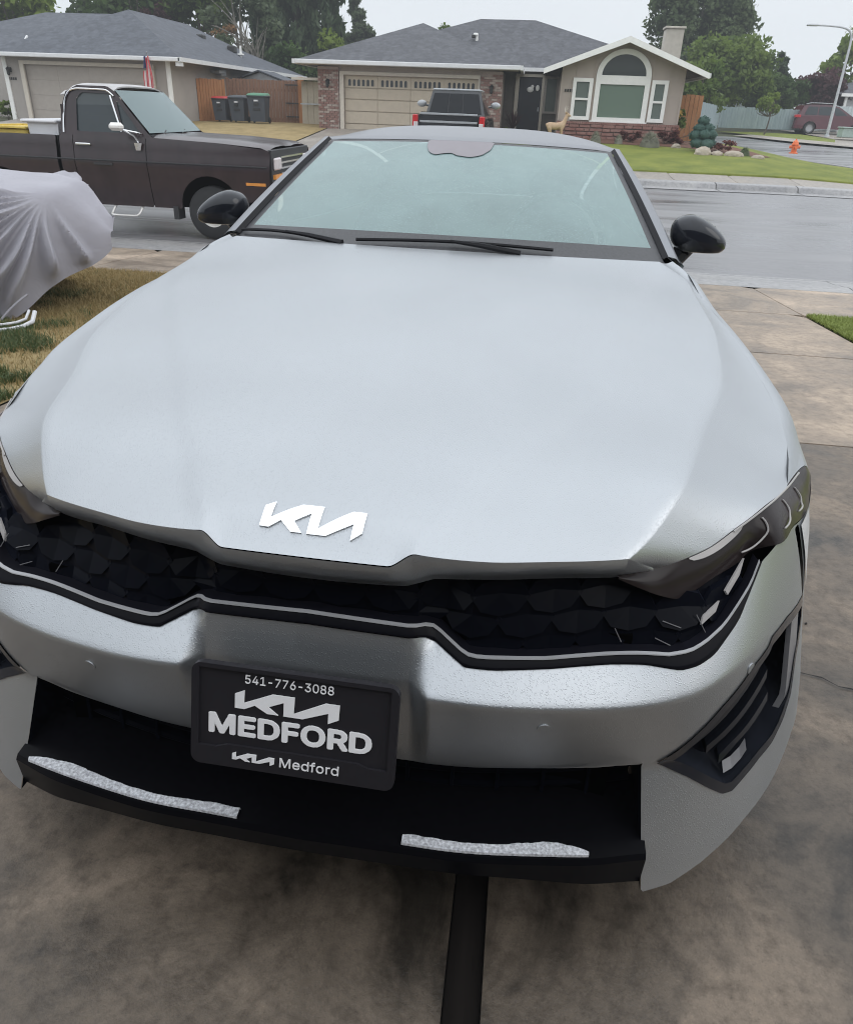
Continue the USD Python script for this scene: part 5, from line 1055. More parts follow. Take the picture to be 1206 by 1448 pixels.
# --- right background
for (i, (x_, y_, z_, rx_, lab)) in enumerate([(9.0, 58, 10.2, 1.7, 'leftmost of the tall airy poplars behind the chimney'), (11.2, 60, 12.5, 1.9, 'tallest airy poplar right of the chimney running out of the top of the picture'), (13.2, 59, 10.4, 1.6, 'rightmost airy poplar behind the bushy corner tree')]):
    r = np.random.default_rng(60 + i); C, R = [], []
    for k in range(120):
        z = r.uniform(2.5, z_); w_ = rx_ * np.interp(z, [2, 5, z_ * .75, z_], [.8, 1.0, .95, .35]); q = r.normal(size=2); q /= np.linalg.norm(q); rr = w_ * r.uniform(.15, 1) ** .7; C.append((x_ + q[0] * rr, y_ + q[1] * rr, z)); R.append(np.array([.55, .55, .75]) * r.uniform(.7, 1.2))
    t = thing('poplar', lab, 'tree', (x_, y_, .8), local=False)
    obj('trunk', join(tube([(x_, y_, .5), (x_ + .1, y_, z_ * .6), (x_, y_, z_ - .4)], [.14, .08, .02], 8), *limbs((x_, y_, 2.5), C[::6], .07, 70 + i, .2)), 'bark_pale', t); obj('crown', leaves(C, R, 110, .20, 80 + i), 'leaf_poplar', t)
tree('broadleaf_tree', 'wide bushy green tree over the corner fence right of the house', 11.6, 52, .7, 6.1, 3.6, 2.2, 'leaf_mid', 91, 44, 150, .20, trunk_h=.9)
tree('broadleaf_tree', 'lower yellow green tree beside the gable end above the orange gate', 8.8, 45, .7, 4.3, 2.0, 1.8, 'leaf_mid', 92, 24, 130, .17, trunk_h=.8)
for i, (x_, z_) in enumerate(((16.5, 5.7), (17.4, 5.95), (18.2, 5.7))):
    conifer('conifer', ['left of the three small pointed conifers over the corner fence', 'tallest middle one of the three small conifers over the corner fence', 'right of the three small conifers next to the maroon tree'][i], x_, 60 + i, .9, z_, 1.1, 'leaf_cedar', 95 + i, 13, 24, .2, droop=.0)
tree('broadleaf_tree', 'dark green bush filling the gap under the small conifers', 16.4, 56, .8, 4.2, 2.4, 1.6, 'leaf_dark', 99, 26, 120, .18, trunk_h=.5)
tree('young_tree', 'small lollipop street tree in front of the corner fence', 13.9, 48.2, .75, 2.9, .85, .8, 'leaf_bright', 101, 14, 90, .11, trunk_h=.9, tr=.05)
tree('maroon_tree', 'dark maroon round tree above the parked maroon car', 19.4, 57, .8, 4.75, 2.2, 1.8, 'leaf_maroon', 102, 34, 150, .18, trunk_h=.9)
tree('broadleaf_tree', 'bright green tree at the right edge above the maroon tree', 23.0, 62, .9, 7.4, 2.3, 2.2, 'leaf_bright', 103, 30, 120, .24, trunk_h=1.5)
tree('broadleaf_tree', 'dark shrub beside the maroon car in front of the pale fence', 17.0, 52.2, .8, 1.9, .8, .6, 'leaf_dark', 104, 10, 80, .12, trunk_h=.2, tr=.04)
obj('distant_trees', leaves(np.c_[np.random.default_rng(7).uniform(-60, 60, 160), np.random.default_rng(8).uniform(85, 110, 160), np.random.default_rng(9).uniform(1.5, 4.2, 160)], np.full((160, 3), (2.0, 2.0, 1.3)), 70, .5, 6), 'leaf_mid', kind='stuff', label='far-off band of trees behind the houses')
# --- planting in front of the house
def mound(name, label, x, y, r_, h, mat, seed, n=500):
    t = thing(name, label, 'shrub', (x, y, float(hh(x, y)) + .15), local=False); z = float(hh(x, y)) + .14; rg = np.random.default_rng(seed)
    az = rg.uniform(0, 2 * math.pi, n); el = rg.uniform(.1, 1, n) ** .7 * 1.45; d = np.stack([np.cos(az) * np.cos(el), np.sin(az) * np.cos(el), np.sin(el)], -1) * [r_, r_, h] * rg.uniform(.75, 1.1, (n, 1))
    b = np.array([x, y, z]) + d * .15; tip = np.array([x, y, z]) + d; m_ = (b + tip) / 2 + [0, 0, h * .1]; s_ = np.stack([-np.sin(az), np.cos(az), 0 * az], -1) * .012
    V = np.stack([b - s_, b + s_, m_ + s_, m_ - s_, tip], 1).reshape(-1, 3); i = np.arange(n)[:, None] * 5
    obj('foliage', (V, np.concatenate([i + [0, 1, 2], i + [0, 2, 3], i + [3, 2, 4]])), mat, t); obj('heart', ell((x, y, z), (r_ * .72, r_ * .72, h * .74), 2), mat, t, smooth=True); return t
mound('grass_mound', 'pale grass clump at the left end of the brick plinth behind the car roof', 2.38, 26.3, .27, .42, 'leaf_silver', 1)
mound('grass_mound', 'small silvery clump at the middle of the brick plinth', 3.18, 26.6, .20, .32, 'leaf_silver', 2, 350)
mound('grass_mound', 'widest pale grass mound under the right narrow window', 4.18, 26.2, .46, .48, 'leaf_silver', 3, 900)
for i, (x_, w_) in enumerate(((3.65, .4), (4.85, .4), (5.3, .35))):
    tree('red_shrub', ['low red leaved shrub between the grass clumps under the arched window', 'low red leaved shrub right of the widest grass mound', 'low red leaved shrub at the house corner by the plinth'][i], x_, 27.2, .45, .95, w_, .25, 'leaf_red', 120 + i, 8, 60, .07, trunk_h=.05, tr=.015)
t = thing('cloud_pruned_shrub', 'blue green cloud pruned shrub of stacked round pads by the house corner', 'shrub', (5.75, 25.9, .3), local=False)
pads = [(5.72, 25.8, 1.25, .21), (5.60, 25.7, 1.02, .22), (5.88, 25.8, 1.03, .24), (5.50, 25.6, .82, .24), (5.75, 25.5, .85, .22), (5.98, 25.7, .86, .24), (5.55, 25.5, .60, .22), (5.85, 25.45, .58, .25), (6.02, 25.7, .62, .2)]
obj('trunk', join(cyl((5.75, 25.8, .3), (5.72, 25.8, 1.2), .05, .02, 8), *[tube([(5.75, 25.8, p[2] - .2), p[:3]], [.025, .012], 5) for p in pads]), 'bark', t)
for i, p in enumerate(pads): obj('pad', join(ell(p[:3], (p[3] * .86, p[3] * .86, p[3] * .66), 2), leaves([p[:3]], [(p[3], p[3], p[3] * .78)], 420, .035, 200 + i)), 'leaf_teal', t)
PM('rock', (.36, .31, .25), .85, var=.25, scale=5, bump=.6)
def rock(label, x, y, r_, seed, mat='rock'):
    v, f = ell((0, 0, 0), r_, 3); v = v * (1 + .35 * (meshkit.fbm(v * 4 / max(r_) + seed * 7.3, 3, seed)[:, None] - .5)); v[:, 2] = np.maximum(v[:, 2], -.05)
    tag(obj('rock', (v + [x, y, float(hh(x, y)) + .16], f), mat, smooth=50), label, 'rock')
rock('large pale rounded boulder at the foot of the blue green shrub', 5.66, 24.8, (.26, .2, .22), 1); rock('small dark and pale stone between two boulders in the bed', 6.1, 24.8, (.18, .15, .12), 2); rock('long low flat boulder in the bed towards the lawn tip', 6.62, 24.8, (.30, .2, .14), 3); rock('small stone at the right end of the planting bed', 7.35, 24.75, (.2, .16, .09), 4); rock('grey stone half hidden in the bed under the red shrub', 5.05, 26.2, (.16, .13, .12), 5)
mound('grass_mound', 'grey green low tuft among the boulders of the bed', 7.0, 25.1, .24, .26, 'leaf_greygreen', 6, 350)
tree('red_shrub', 'dark red ground cover plant behind the boulders in the bed', 6.3, 25.6, .35, .72, .55, .3, 'leaf_red', 130, 8, 60, .06, trunk_h=.05, tr=.015)
tree('flowering_shrub', 'leafy shrub with yellow blooms against the orange gate', 5.35, 28.6, .45, 1.7, .35, .3, 'leaf_mid', 131, 10, 60, .09, trunk_h=.2, tr=.02)
PM('bloom', (.6, .42, .12), .7)
tag(obj('yellow_blooms', leaves([(5.22, 28.2, 1.62), (5.36, 28.2, 1.48), (5.28, 28.2, 1.36)], [(.10, .08, .08)] * 3, 24, .06, 9), 'bloom'), 'cluster of yellow blooms on top of the shrub by the orange gate', 'flowers')
# spiky red plant by the door
t = thing('spiky_red_plant', 'spiky dark red plant beside the front door path', 'plant', (-.5, 28.8, .4), local=False); rg = np.random.default_rng(17)
for k in range(34):
    a, e = rg.uniform(0, 2 * math.pi), rg.uniform(.35, 1.4); L_ = rg.uniform(.55, .85); d = np.array([math.cos(a) * math.cos(e), math.sin(a) * math.cos(e), math.sin(e)]) * L_; b = np.array([-.52, 28.7, .72]); sd_ = np.array([-math.sin(a), math.cos(a), 0]) * .022
    obj('leaf', (np.array([b - sd_, b + sd_, b + d * .6 + sd_ + [0, 0, .06], b + d * .6 - sd_ + [0, 0, .06], b + d]), np.array([[0, 1, 2], [0, 2, 3], [3, 2, 4]])), 'leaf_maroon', t)
obj('stem', cyl((-.52, 28.7, .4), (-.52, 28.7, .8), .03, .02, 6), 'bark', t)
mound('grass_mound', 'low yellow green tuft at the foot of the spiky red plant', -.75, 28.3, .25, .25, 'leaf_bright', 18, 300)
PM('shrub_dark', (.03, .05, .02), .8)
tree('broadleaf_tree', 'low shrub against the left end of the taupe house wall', -20.0, 27.4, .3, 1.1, .4, .4, 'leaf_mid', 140, 8, 70, .08, trunk_h=.1, tr=.02)
# ================================================================== other vehicles and street things
PM('maroon_paint', (.009, .005, .006), .30, col2=(.020, .011, .013), scale=3.2, detail=7, stretch=(1.6, 1.6, .5), coat=.3, croughness=.15)
PM('faded_roof', (.42, .41, .41), .5, var=.15, scale=4); PM('dark_trim', (.02, .02, .022), .5); PM('tail_red', (.42, .012, .016), .2, coat=.6); PM('tail_clear', (.55, .50, .50), .2); PM('amber', (.60, .24, .05), .3)
pane_mat('truck_glass', (.16, .19, .20), (.03, .04, .045), .5, .04); pane_mat('screen_glass', (.45, .55, .55), (.14, .20, .205), .55, .08)
PM('bin_body', (.045, .052, .065), .55, var=.06); PM('lid_red', (.42, .035, .035), .5); PM('lid_grey', (.045, .052, .06), .5); PM('lid_green', (.075, .22, .13), .5)
PM('tub_white', (.62, .62, .64), .45, var=.04); PM('crate_yellow', (.62, .46, .10), .5); PM('hub_white', (.70, .68, .65), .45, .3)
# ---- brown pickup parked along the kerb, nose to the right; its near side is the plane y = 10
GZ = float(hh(-5, 10.0))
tk = thing('brown_pickup', 'old dark maroon brown pickup parked along the kerb with pale roof', 'pickup', (-6, 11, GZ), local=False)
Y0, Y1 = 9.98, 11.92; FW, RW = -4.44, -7.80; ZA = -.225
def arch(cx, r_): return [(cx + r_ * math.cos(a), ZA + .06 + r_ * math.sin(a)) for a in np.linspace(0, math.pi, 15)]
def skin(poly, ya, yb, tuck=.05, zmid=.42, roundtop=.03):
    """One bodyside: a flat polygon in (x, z) given the section of a pressed panel: bulged at the waist, tucked below."""
    f_ = lambda x, z, s: ya + s * (-.035 * np.exp(-((z - zmid) / .16) ** 2) + tuck * ss(.25, -.2, z) ** 1.5 + .03 * ss(.70, .80, z))
    return patch(poly, lambda x, z: np.stack([x, f_(x, z, 1), z], -1), .06), patch(poly, lambda x, z: np.stack([x, (yb - (f_(x, z, 1) - ya)), z], -1), .06)
af, ar = arch(FW, .475), arch(RW, .475)
frontpoly = Polygon([(-5.36, -.18), (FW - .475, -.18)] + af[::-1] + [(FW + .475, -.06), (-3.50, .02), (-3.47, .655), (-3.52, .70), (-4.3, .765), (-5.36, .80)])
doorpoly = Polygon([(-6.50, -.18), (-5.37, -.18), (-5.37, .80), (-6.50, .80)])
cabpoly = Polygon([(-6.72, -.16), (-6.51, -.16), (-6.51, .80), (-6.72, .80)])
bedpoly = Polygon([(-9.2, -.08), (RW - .475, -.10)] + ar[::-1] + [(RW + .475, -.16), (-6.78, -.16), (-6.78, .78), (-9.2, .78)])
for nm, po_ in (('front_wing', frontpoly), ('door', doorpoly), ('cab_corner', cabpoly), ('bed_side', bedpoly)):
    for q in skin(po_, Y0, Y1): p_ = obj(nm, sheet(q, .012) if False else q, 'maroon_paint', tk, smooth=30)
    if nm == 'door':
        obj('door_handle', bx(-6.46, -6.22, Y0 - .035, Y0 + .02, .655, .69, .01), 'chrome', p_); obj('door_trim', bx(-6.20, -5.9, Y0 - .05, Y0, .40, .43), 'dark_trim', p_)
obj('side_moulding', bx(-9.2, -3.52, Y0 - .048, Y0 - .018, .455, .475, .005), 'dark_trim', tk)
# bonnet: three longitudinal sections
yb_ = np.linspace(0, 1, 15); xs = np.linspace(-5.30, -3.50, 16)
bon = np.array([[(x, Y0 + .035 + t * (Y1 - Y0 - .07), np.interp(x, [-5.3, -4.3, -3.6, -3.5], [.845, .82, .775, .735]) - .055 * abs(2 * t - 1) ** 6 - .012 * (abs(t - .5) < .09) + .0 ) for t in yb_] for x in xs])
obj('bonnet', grid(bon, flip=False), 'maroon_paint', tk, smooth=30)
obj('cowl', bx(-5.42, -5.28, Y0 + .06, Y1 - .06, .74, .83), 'dark_trim', tk)
fr_ = obj('grille', bx(-3.53, -3.47, Y0 + .05, Y1 - .05, .10, .70, .01), 'dark_trim', tk)
for k in range(6): obj('grille_bar', bx(-3.47, -3.445, Y0 + .42, Y1 - .42, .20 + k * .075, .225 + k * .075), 'chrome', fr_)
for yy_ in (Y0 + .10, Y1 - .40):
    for dz in (.42, ): obj('headlight', bx(-3.475, -3.43, yy_, yy_ + .30, dz, dz + .17, .02), 'tail_clear', fr_)
obj('marker_light', bx(-3.86, -3.56, Y0 - .012, Y0 + .02, .205, .245), 'amber', tk); obj('marker_light', bx(-3.475, -3.43, Y0 + .08, Y0 + .42, .30, .36), 'amber', fr_)
obj('front_bumper', bx(-3.48, -3.26, Y0 + .0, Y1 - .0, -.10, .09, .04), 'chrome', tk)
obj('chassis', join(bx(-9.1, -3.7, 10.5, 11.4, -.22, .0), bx(-6.7, -3.6, 10.15, 11.75, -.15, .5), bx(-9.1, -6.8, 10.1, 11.8, .2, .30), cyl((FW, 10.1, ZA), (FW, 11.8, ZA), .06), cyl((RW, 10.1, ZA), (RW, 11.8, ZA), .07)), 'void_black', tk)
obj('bed_wall', join(bx(-9.2, -6.80, 10.06, 10.10, .3, .77), bx(-9.2, -6.80, 11.80, 11.84, .3, .77), bx(-6.84, -6.79, 10.06, 11.84, .3, .77)), 'dark_trim', tk)
# cab: lower ring x -6.70..-5.36, roof ring higher; pillars as bars, glass between
def yz(x, z):  # tumblehome of the cab side
    return Y0 + .035 + (z - .80) * .24
RF = 1.395
cabp = {'A0': (-5.30, .82), 'A1': (-5.86, RF), 'B0': (-6.62, .80), 'B1': (-6.56, RF)}
sidep = Polygon([(-6.70, .78), (-5.24, .78), (-5.34, .86), (-5.84, RF), (-5.95, RF + .06), (-6.42, RF + .06), (-6.60, RF - .03), (-6.68, RF - .25)])
w_main = Polygon([(-6.42, .86), (-5.76, .86), (-5.92, RF - .055), (-6.34, RF - .045), (-6.42, RF - .12)]).buffer(.03).buffer(-.03).buffer(.015)
w_vent = Polygon([(-5.70, .865), (-5.47, .865), (-5.80, RF - .13)]).buffer(.01)
cs_ = sidep.difference(w_main).difference(w_vent)
for sgn, yb0 in ((1, None), (-1, None)):
    fy = (lambda x, z: yz(x, z)) if sgn > 0 else (lambda x, z: Y1 + Y0 - yz(x, z))
    for g_ in getattr(cs_, 'geoms', [cs_]): cp_ = obj('cab_side', patch(g_, lambda x, z: np.stack([x, fy(x, z), z], -1), .05), 'maroon_paint', tk, smooth=30)
    obj('side_window', patch(w_main.buffer(.012), lambda x, z: np.stack([x, fy(x, z) + sgn * .02, z], -1), .1), 'truck_glass', tk); obj('quarter_window', patch(w_vent.buffer(.012), lambda x, z: np.stack([x, fy(x, z) + sgn * .02, z], -1), .1), 'truck_glass', tk)
    obj('window_trim', tube([(p_[0], fy(*p_) - sgn * .008, p_[1]) for p_ in [(-5.735, .86), (-5.90, RF - .06)]], .014, 6), 'chrome', tk)
    dg = smoothcurve(np.array([(-6.64, .82), (-6.62, RF - .22), (-6.53, RF - .02), (-6.40, RF + .015), (-5.98, RF + .01), (-5.84, RF - .07)]), 30)
    obj('drip_rail', tube([(p_[0], fy(*p_) - sgn * .014, p_[1]) for p_ in dg], .013, 6), 'chrome', tk, smooth=40)
ry = np.linspace(0, 1, 13); rx_ = np.linspace(-6.70, -5.86, 12); y_in = yz(0, RF + .03)
roofg = np.array([[(x, y_in + t * (Y1 + Y0 - 2 * y_in), RF + .055 + .045 * (1 - abs(2 * t - 1) ** 4) - .035 * abs(2 * t - 1) ** 10 - .09 * ss(-6.50, -6.66, x) - .03 * ss(-6.0, -5.84, x)) for t in ry] for x in rx_])
obj('roof', sheet(grid(roofg, flip=False), .02), 'faded_roof', tk, smooth=40)  # roof panel paler than the body
yA0, yA1 = yz(0, .83), yz(0, RF)
wsg = np.array([[(a[0] + (b[0] - a[0]) * t + .05 * (1 - (2 * s - 1) ** 2), ya + s * (Y1 + Y0 - 2 * ya), a[1] + (b[1] - a[1]) * t) for s in np.linspace(.02, .98, 14)] for t in np.linspace(.04, .97, 8) for a, b in [((-5.30, .83), (-5.86, RF + .03))] for ya in [yA0 + (yA1 - yA0) * t]])
wsc = obj('windscreen', grid(wsg, flip=True), 'screen_glass', tk, smooth=True)
for s_, sl in ((.22, .40), (.55, .75)): obj('wiper', tube([(-5.27, Y0 + s_ * 1.9, .83), (-5.31, Y0 + (s_ + sl) / 2 * 1.9, .88), (-5.38, Y0 + sl * 1.9, .90)], .010, 5), 'dark_trim', wsc)
obj('rear_cab_wall', bx(-6.66, -6.62, yz(0, .9) + .02, Y1 + Y0 - yz(0, .9) - .02, .30, RF - .20), 'maroon_paint', tk)
obj('bench_seat', join(bx(-6.5, -6.0, 10.2, 11.7, .45, .62, .04), bx(-6.6, -6.42, 10.2, 11.7, .5, 1.05, .05)), 'interior', tk)
for wx in (FW, RW):
    for yy_, sg in ((Y0 + .16, -1), (Y1 - .16, 1)):
        wv = lathe([(.20, .13), (.33, .125), (.385, .09), (.392, .03), (.392, -.03), (.385, -.09), (.33, -.125), (.2, -.13)], 36, axis=1); wv = wv if sg > 0 else scaled(wv, (1, -1, 1))
        wh = obj('wheel', moved(wv, (wx, yy_, ZA)), 'rubber', tk, smooth=40)
        rv = lathe([(.0, .05), (.055, .05), (.06, .02), (.10, .02), (.12, .05), (.165, .07), (.19, .055), (.205, .10), (.222, .105), (.225, .06)], 32, axis=1); rv = rv if sg > 0 else scaled(rv, (1, -1, 1))
        obj('rim', moved(rv, (wx, yy_, ZA)), 'hub_white', wh, smooth=40)
        obj('hub', moved(cyl((0, sg * .02, 0), (0, sg * .12, 0), .045, .04, 12), (wx, yy_, ZA)), 'dark_trim', wh)
mrt = obj('door_mirror', moved(bx(-.12, .10, -.05, .05, -.055, .055, .04), (-5.66, Y0 - .20, .935)), 'hub_white', tk, smooth=30)
obj('mirror_bracket', join(tube([(-5.60, Y0 - .17, .90), (-5.50, Y0 - .06, .82), (-5.47, Y0, .73)], .016, 6), tube([(-5.62, Y0 - .17, .90), (-5.44, Y0 - .05, .86), (-5.42, Y0 + .03, .84)], .012, 6), prism([(-5.52, .72), (-5.40, .72), (-5.43, .62), (-5.50, .62)], Y0 - .04, Y0)), 'chrome', mrt)
stp = tube(smoothcurve(np.array([(-6.0, Y0 + .10, -.16), (-6.04, Y0 - .02, -.30), (-5.98, Y0 - .04, -.31), (-5.66, Y0 - .04, -.31), (-5.62, Y0 - .02, -.30), (-5.58, Y0 + .1, -.16)]), 24), .016, 6)
obj('side_step', stp, 'hub_white', tk, smooth=40); obj('mud_flap', bx(-5.06, -4.98, Y0 + .03, Y0 + .25, -.34, -.15), 'dark_trim', tk)
tb = thing('white_storage_tub', 'white lidded storage tub in the bed of the brown pickup', 'storage box', (-7.2, 10.6, .5), local=False)
obj('tub', prism(Polygon([(-7.30, .5), (-6.88, .5), (-6.84, .93), (-7.34, .93)]), 10.2, 11.3), 'tub_white', tb); obj('lid', bx(-7.42, -6.84, 10.15, 11.35, .93, .975, .015), 'tub_white', tb)
yc = thing('yellow_crate', 'yellow tray lying in the pickup bed left of the white tub', 'crate', (-8, 10.6, .5), local=False)
obj('tray', bx(-8.2, -7.38, 10.2, 11.3, .5, .84, .03), 'crate_yellow', yc); obj('rim', prism(shapely.box(-8.24, 10.16, -7.36, 11.34).difference(shapely.box(-8.16, 10.24, -7.42, 11.26)), .84, .865, 'xy'), 'crate_yellow', yc)
# ---- black pickup in the far driveway, seen from behind
PM('black_paint', (.010, .011, .013), .15, coat=.8); PM('back_glass', (.008, .009, .011), .12, spec=.25); PM('light_roof', (.30, .31, .32), .25, .3)
BY = 20.9; BZ = float(hh(-2.1, 23)) + .0
bp = thing('black_pickup', 'black pickup seen from behind in the driveway before the garage door', 'pickup', (-2.1, 22, BZ), local=False); bxc = -2.10
bodyp = Polygon([(-1.0, .05), (1.0, .05), (1.02, .55), (1.0, .95), (.97, 1.10), (.90, 1.16), (-.90, 1.16), (-.97, 1.10), (-1.0, .95), (-1.02, .55)])
obj('bed_and_body', moved(prism(bodyp, BY + .06, BY + 5.2), (bxc, 0, 0)), 'black_paint', bp, smooth=30)
tg = obj('tailgate', moved(prism(Polygon([(-.80, .42), (.80, .42), (.80, 1.20), (.76, 1.235), (-.76, 1.235), (-.80, 1.20)]), BY - .01, BY + .08), (bxc, 0, 0)), 'black_paint', bp)
obj('tailgate_trim', bx(bxc - .80, bxc + .80, BY - .03, BY, 1.165, 1.215, .008), 'metal_grey', tg); obj('tailgate_trim', bx(bxc - .80, bxc + .80, BY - .03, BY, .965, 1.02, .008), 'metal_grey', tg)
for sg in (-1, 1):
    lp = obj('tail_lamp', moved(bx(sg * .93 - .075, sg * .93 + .075, BY - .03, BY + .10, .70, 1.16, .02), (bxc, 0, 0)), 'tail_red', bp); obj('reversing_lamp', moved(bx(sg * .91 - .06, sg * .91 + .06, BY - .042, BY - .02, .86, .98, .015), (bxc, 0, 0)), 'tail_clear', lp)
    mm = obj('door_mirror', moved(ell((sg * 1.14, BY + 2.7, 1.45), (.15, .07, .10), 2), (bxc, 0, 0)), 'metal_grey', bp, smooth=True); obj('mirror_arm', moved(cyl((sg * .92, BY + 2.7, 1.40), (sg * 1.05, BY + 2.7, 1.42), .03, .03, 8), (bxc, 0, 0)), 'black_paint', mm)
    for wy in (BY + 1.1, BY + 4.6): obj('wheel', moved(lathe([(.2, .12), (.36, .11), (.40, .06), (.40, -.06), (.36, -.11), (.2, -.12), (0, -.1)], 28, axis=0), (bxc + sg * .86, wy, float(hh(bxc, wy)) + .52)), 'rubber', bp, smooth=40)
cabv = np.array([(-.88, BY + 1.75, 1.16), (.88, BY + 1.75, 1.16), (.90, BY + 4.4, 1.16), (-.90, BY + 4.4, 1.16), (-.72, BY + 2.0, 1.80), (.72, BY + 2.0, 1.80), (.72, BY + 3.5, 1.83), (-.72, BY + 3.5, 1.83)]) + [bxc, 0, 0]
obj('cab', vf(trimesh.convex.convex_hull(cabv)), 'black_paint', bp)
obj('cab_roof', moved(bx(-.72, .72, BY + 1.98, BY + 3.5, 1.80, 1.87, .05), (bxc, 0, 0)), 'light_roof', bp)
rw_ = np.array([(-.78, BY + 1.742, 1.22), (.78, BY + 1.742, 1.22), (.66, BY + 1.95, 1.74), (-.66, BY + 1.95, 1.74)]) + [bxc, 0, 0]
rw = obj('rear_window', (rw_, np.array([[0, 1, 2], [0, 2, 3]])), 'back_glass', bp)
for x_ in (-.20, .20): obj('window_divider', tube([(bxc + x_ * 1.1, BY + 1.74, 1.22), (bxc + x_, BY + 1.94, 1.74)], .012, 5), 'dark_trim', rw)
obj('rear_bumper', moved(bx(-.98, .98, BY - .12, BY + .05, .28, .46, .03), (bxc, 0, 0)), 'chrome', bp)
# ---- maroon SUV in the neighbour's driveway at the right
PM('suv_maroon', (.055, .010, .016), .2, coat=.8); SZ = .66; SY = 51.0
sv = thing('maroon_suv', 'shiny maroon sport utility car parked at the far right by the lamp post', 'car', (18.5, 52, SZ), local=False)
sx0 = 16.35
low = Polygon([(0, .30), (.05, .85), (.16, 1.02), (3.2, 1.08), (3.5, 1.02), (4.55, .88), (4.78, .70), (4.80, .32)]).difference(Point(.95, .34).buffer(.40)).difference(Point(3.75, .34).buffer(.40))
obj('body', moved(prism(low, SY, SY + 1.85), (sx0, 0, SZ)), 'suv_maroon', sv, smooth=30)
up = [(.14, 1.0), (.42, 1.58), (.62, 1.66), (2.0, 1.68), (2.5, 1.58), (3.35, 1.07)]
upv = [(x, SY + .05 + max(0, z - 1.0) * .25, z) for x, z in up] + [(x, SY + 1.80 - max(0, z - 1.0) * .25, z) for x, z in up]
obj('glasshouse', moved(vf(trimesh.convex.convex_hull(np.array(upv))), (sx0, 0, SZ)), 'suv_maroon', sv)
for pl4 in ([(.50, 1.10), (1.25, 1.10), (1.25, 1.56), (.68, 1.56)], [(1.32, 1.10), (2.25, 1.10), (2.05, 1.57), (1.32, 1.57)], [(2.33, 1.10), (3.05, 1.10), (2.46, 1.50), (2.16, 1.56)]):
    obj('side_window', moved((np.array([(x, SY + .035 + (z - 1.0) * .25, z) for x, z in pl4]), np.array([[0, 1, 2], [0, 2, 3]])), (sx0, 0, SZ)), 'truck_glass', sv)
obj('roof_rail', moved(tube([(.5, SY + .2, 1.70), (.8, SY + .2, 1.76), (2.0, SY + .2, 1.76), (2.3, SY + .2, 1.66)], .025, 6), (sx0, 0, SZ)), 'metal_grey', sv)
obj('tail_lamp', moved(bx(-.02, .30, SY - .01, SY + .3, .92, 1.08, .02), (sx0, 0, SZ)), 'tail_red', sv)
for wx in (.95, 3.75):
    for yy_, sg in ((SY + .12, -1), (SY + 1.73, 1)):
        wh = obj('wheel', moved(lathe([(.2, .11), (.31, .10), (.355, .06), (.355, -.06), (.31, -.10), (.2, -.11)], 28, axis=1), (sx0 + wx, yy_, SZ + .345)), 'rubber', sv, smooth=40)
        obj('rim', moved(lathe([(0, sg * .10), (.20, sg * .09), (.235, sg * .115), (.24, 0)], 24, axis=1), (sx0 + wx, yy_, SZ + .345)), 'rim_alloy', wh, smooth=40)
# ---- covered boat-like load at the left
def cover_mat(name, col):
    n = {'tc': ('texture_coordinate', {}), 'n': ('noise_texture', {'scale': 2.2, 'detail': 5.0}), 'r': ('rgb_ramp', {'ramp': [(.3, np.array(col) * .9), (.7, np.array(col) * 1.06)]}), 'bn': ('noise_texture', {'scale': 9.0, 'detail': 6.0, 'distortion': 1.2}), 'b': ('bump', {'strength': .25, 'distance': .02}), 'p': ('principled_bsdf', {'roughness': .6, 'sheen_weight': .1})}
    M[name] = usdkit.material(stage, '/World/Looks/' + name, n, [('tc.object', 'n.vector'), ('tc.object', 'bn.vector'), ('n.fac', 'r.fac'), ('r.color', 'p.base_color'), ('bn.fac', 'b.height'), ('b.normal', 'p.normal')], surface='p.BSDF')
cover_mat('cover_cloth', (.32, .31, .345))
cv = thing('covered_trailer', 'small trailer load draped in a folded lavender grey cover on the left verge', 'covered trailer', (-4.5, 5, -.3), local=False)
sxx = np.array([-7.6, -5.6, -4.6, -4.0, -3.62, -3.40, -3.22, -3.13, -3.10]) - .02
ztp = PCH(sxx, [.95, .86, .76, .72, .69, .672, .50, .37, .32]); yn = PCH(sxx, [3.95, 3.98, 4.02, 4.08, 4.22, 4.48, 4.74, 4.86, 4.93]); yfar = PCH(sxx, [6.1, 6.1, 6.0, 5.85, 5.55, 5.28, 5.12, 5.05, 5.02]); zlo = PCH(sxx, [-.33, -.32, -.30, -.28, -.26, -.08, .04, .14, .20])
nx, nt = 130, 90; GXs = np.r_[np.linspace(-7.62, -4.2, 40)[:-1], np.linspace(-4.2, -3.12, nx - 39)]; tt_ = np.linspace(0, 1, nt); rgc = np.random.default_rng(5)
Pc = np.zeros((nx, nt, 3))
for i, x in enumerate(GXs):
    zt, zb, ya, yb2 = float(ztp(x)), float(zlo(x)), float(yn(x)), float(yfar(x)); ymid = ya + (yb2 - ya) * .55
    t = tt_; a = np.where(t < .62, t / .62, 1 + (t - .62) / .38)                       # 0 near hem .. 1 ridge .. 2 far hem
    s = np.clip(a, 0, 1); ph = s * math.pi / 2; z = zb + (zt - zb) * np.sin(ph) ** .80; y = ya + (ymid - ya) * (1 - np.maximum(np.cos(ph), 0) ** .62) ** 1.25
    s2 = np.clip(a - 1, 0, 1); z = np.where(a > 1, zt - (zt - zb) * s2 ** 2.2, z); z = np.where(a > 1, z + .24 * s2 * float(ss(-4.2, -3.7, x)), z); y = np.where(a > 1, ymid + (yb2 - ymid) * (1 - (1 - s2) ** 2.4), y)
    Pc[i] = np.c_[np.full(nt, x), y, z]
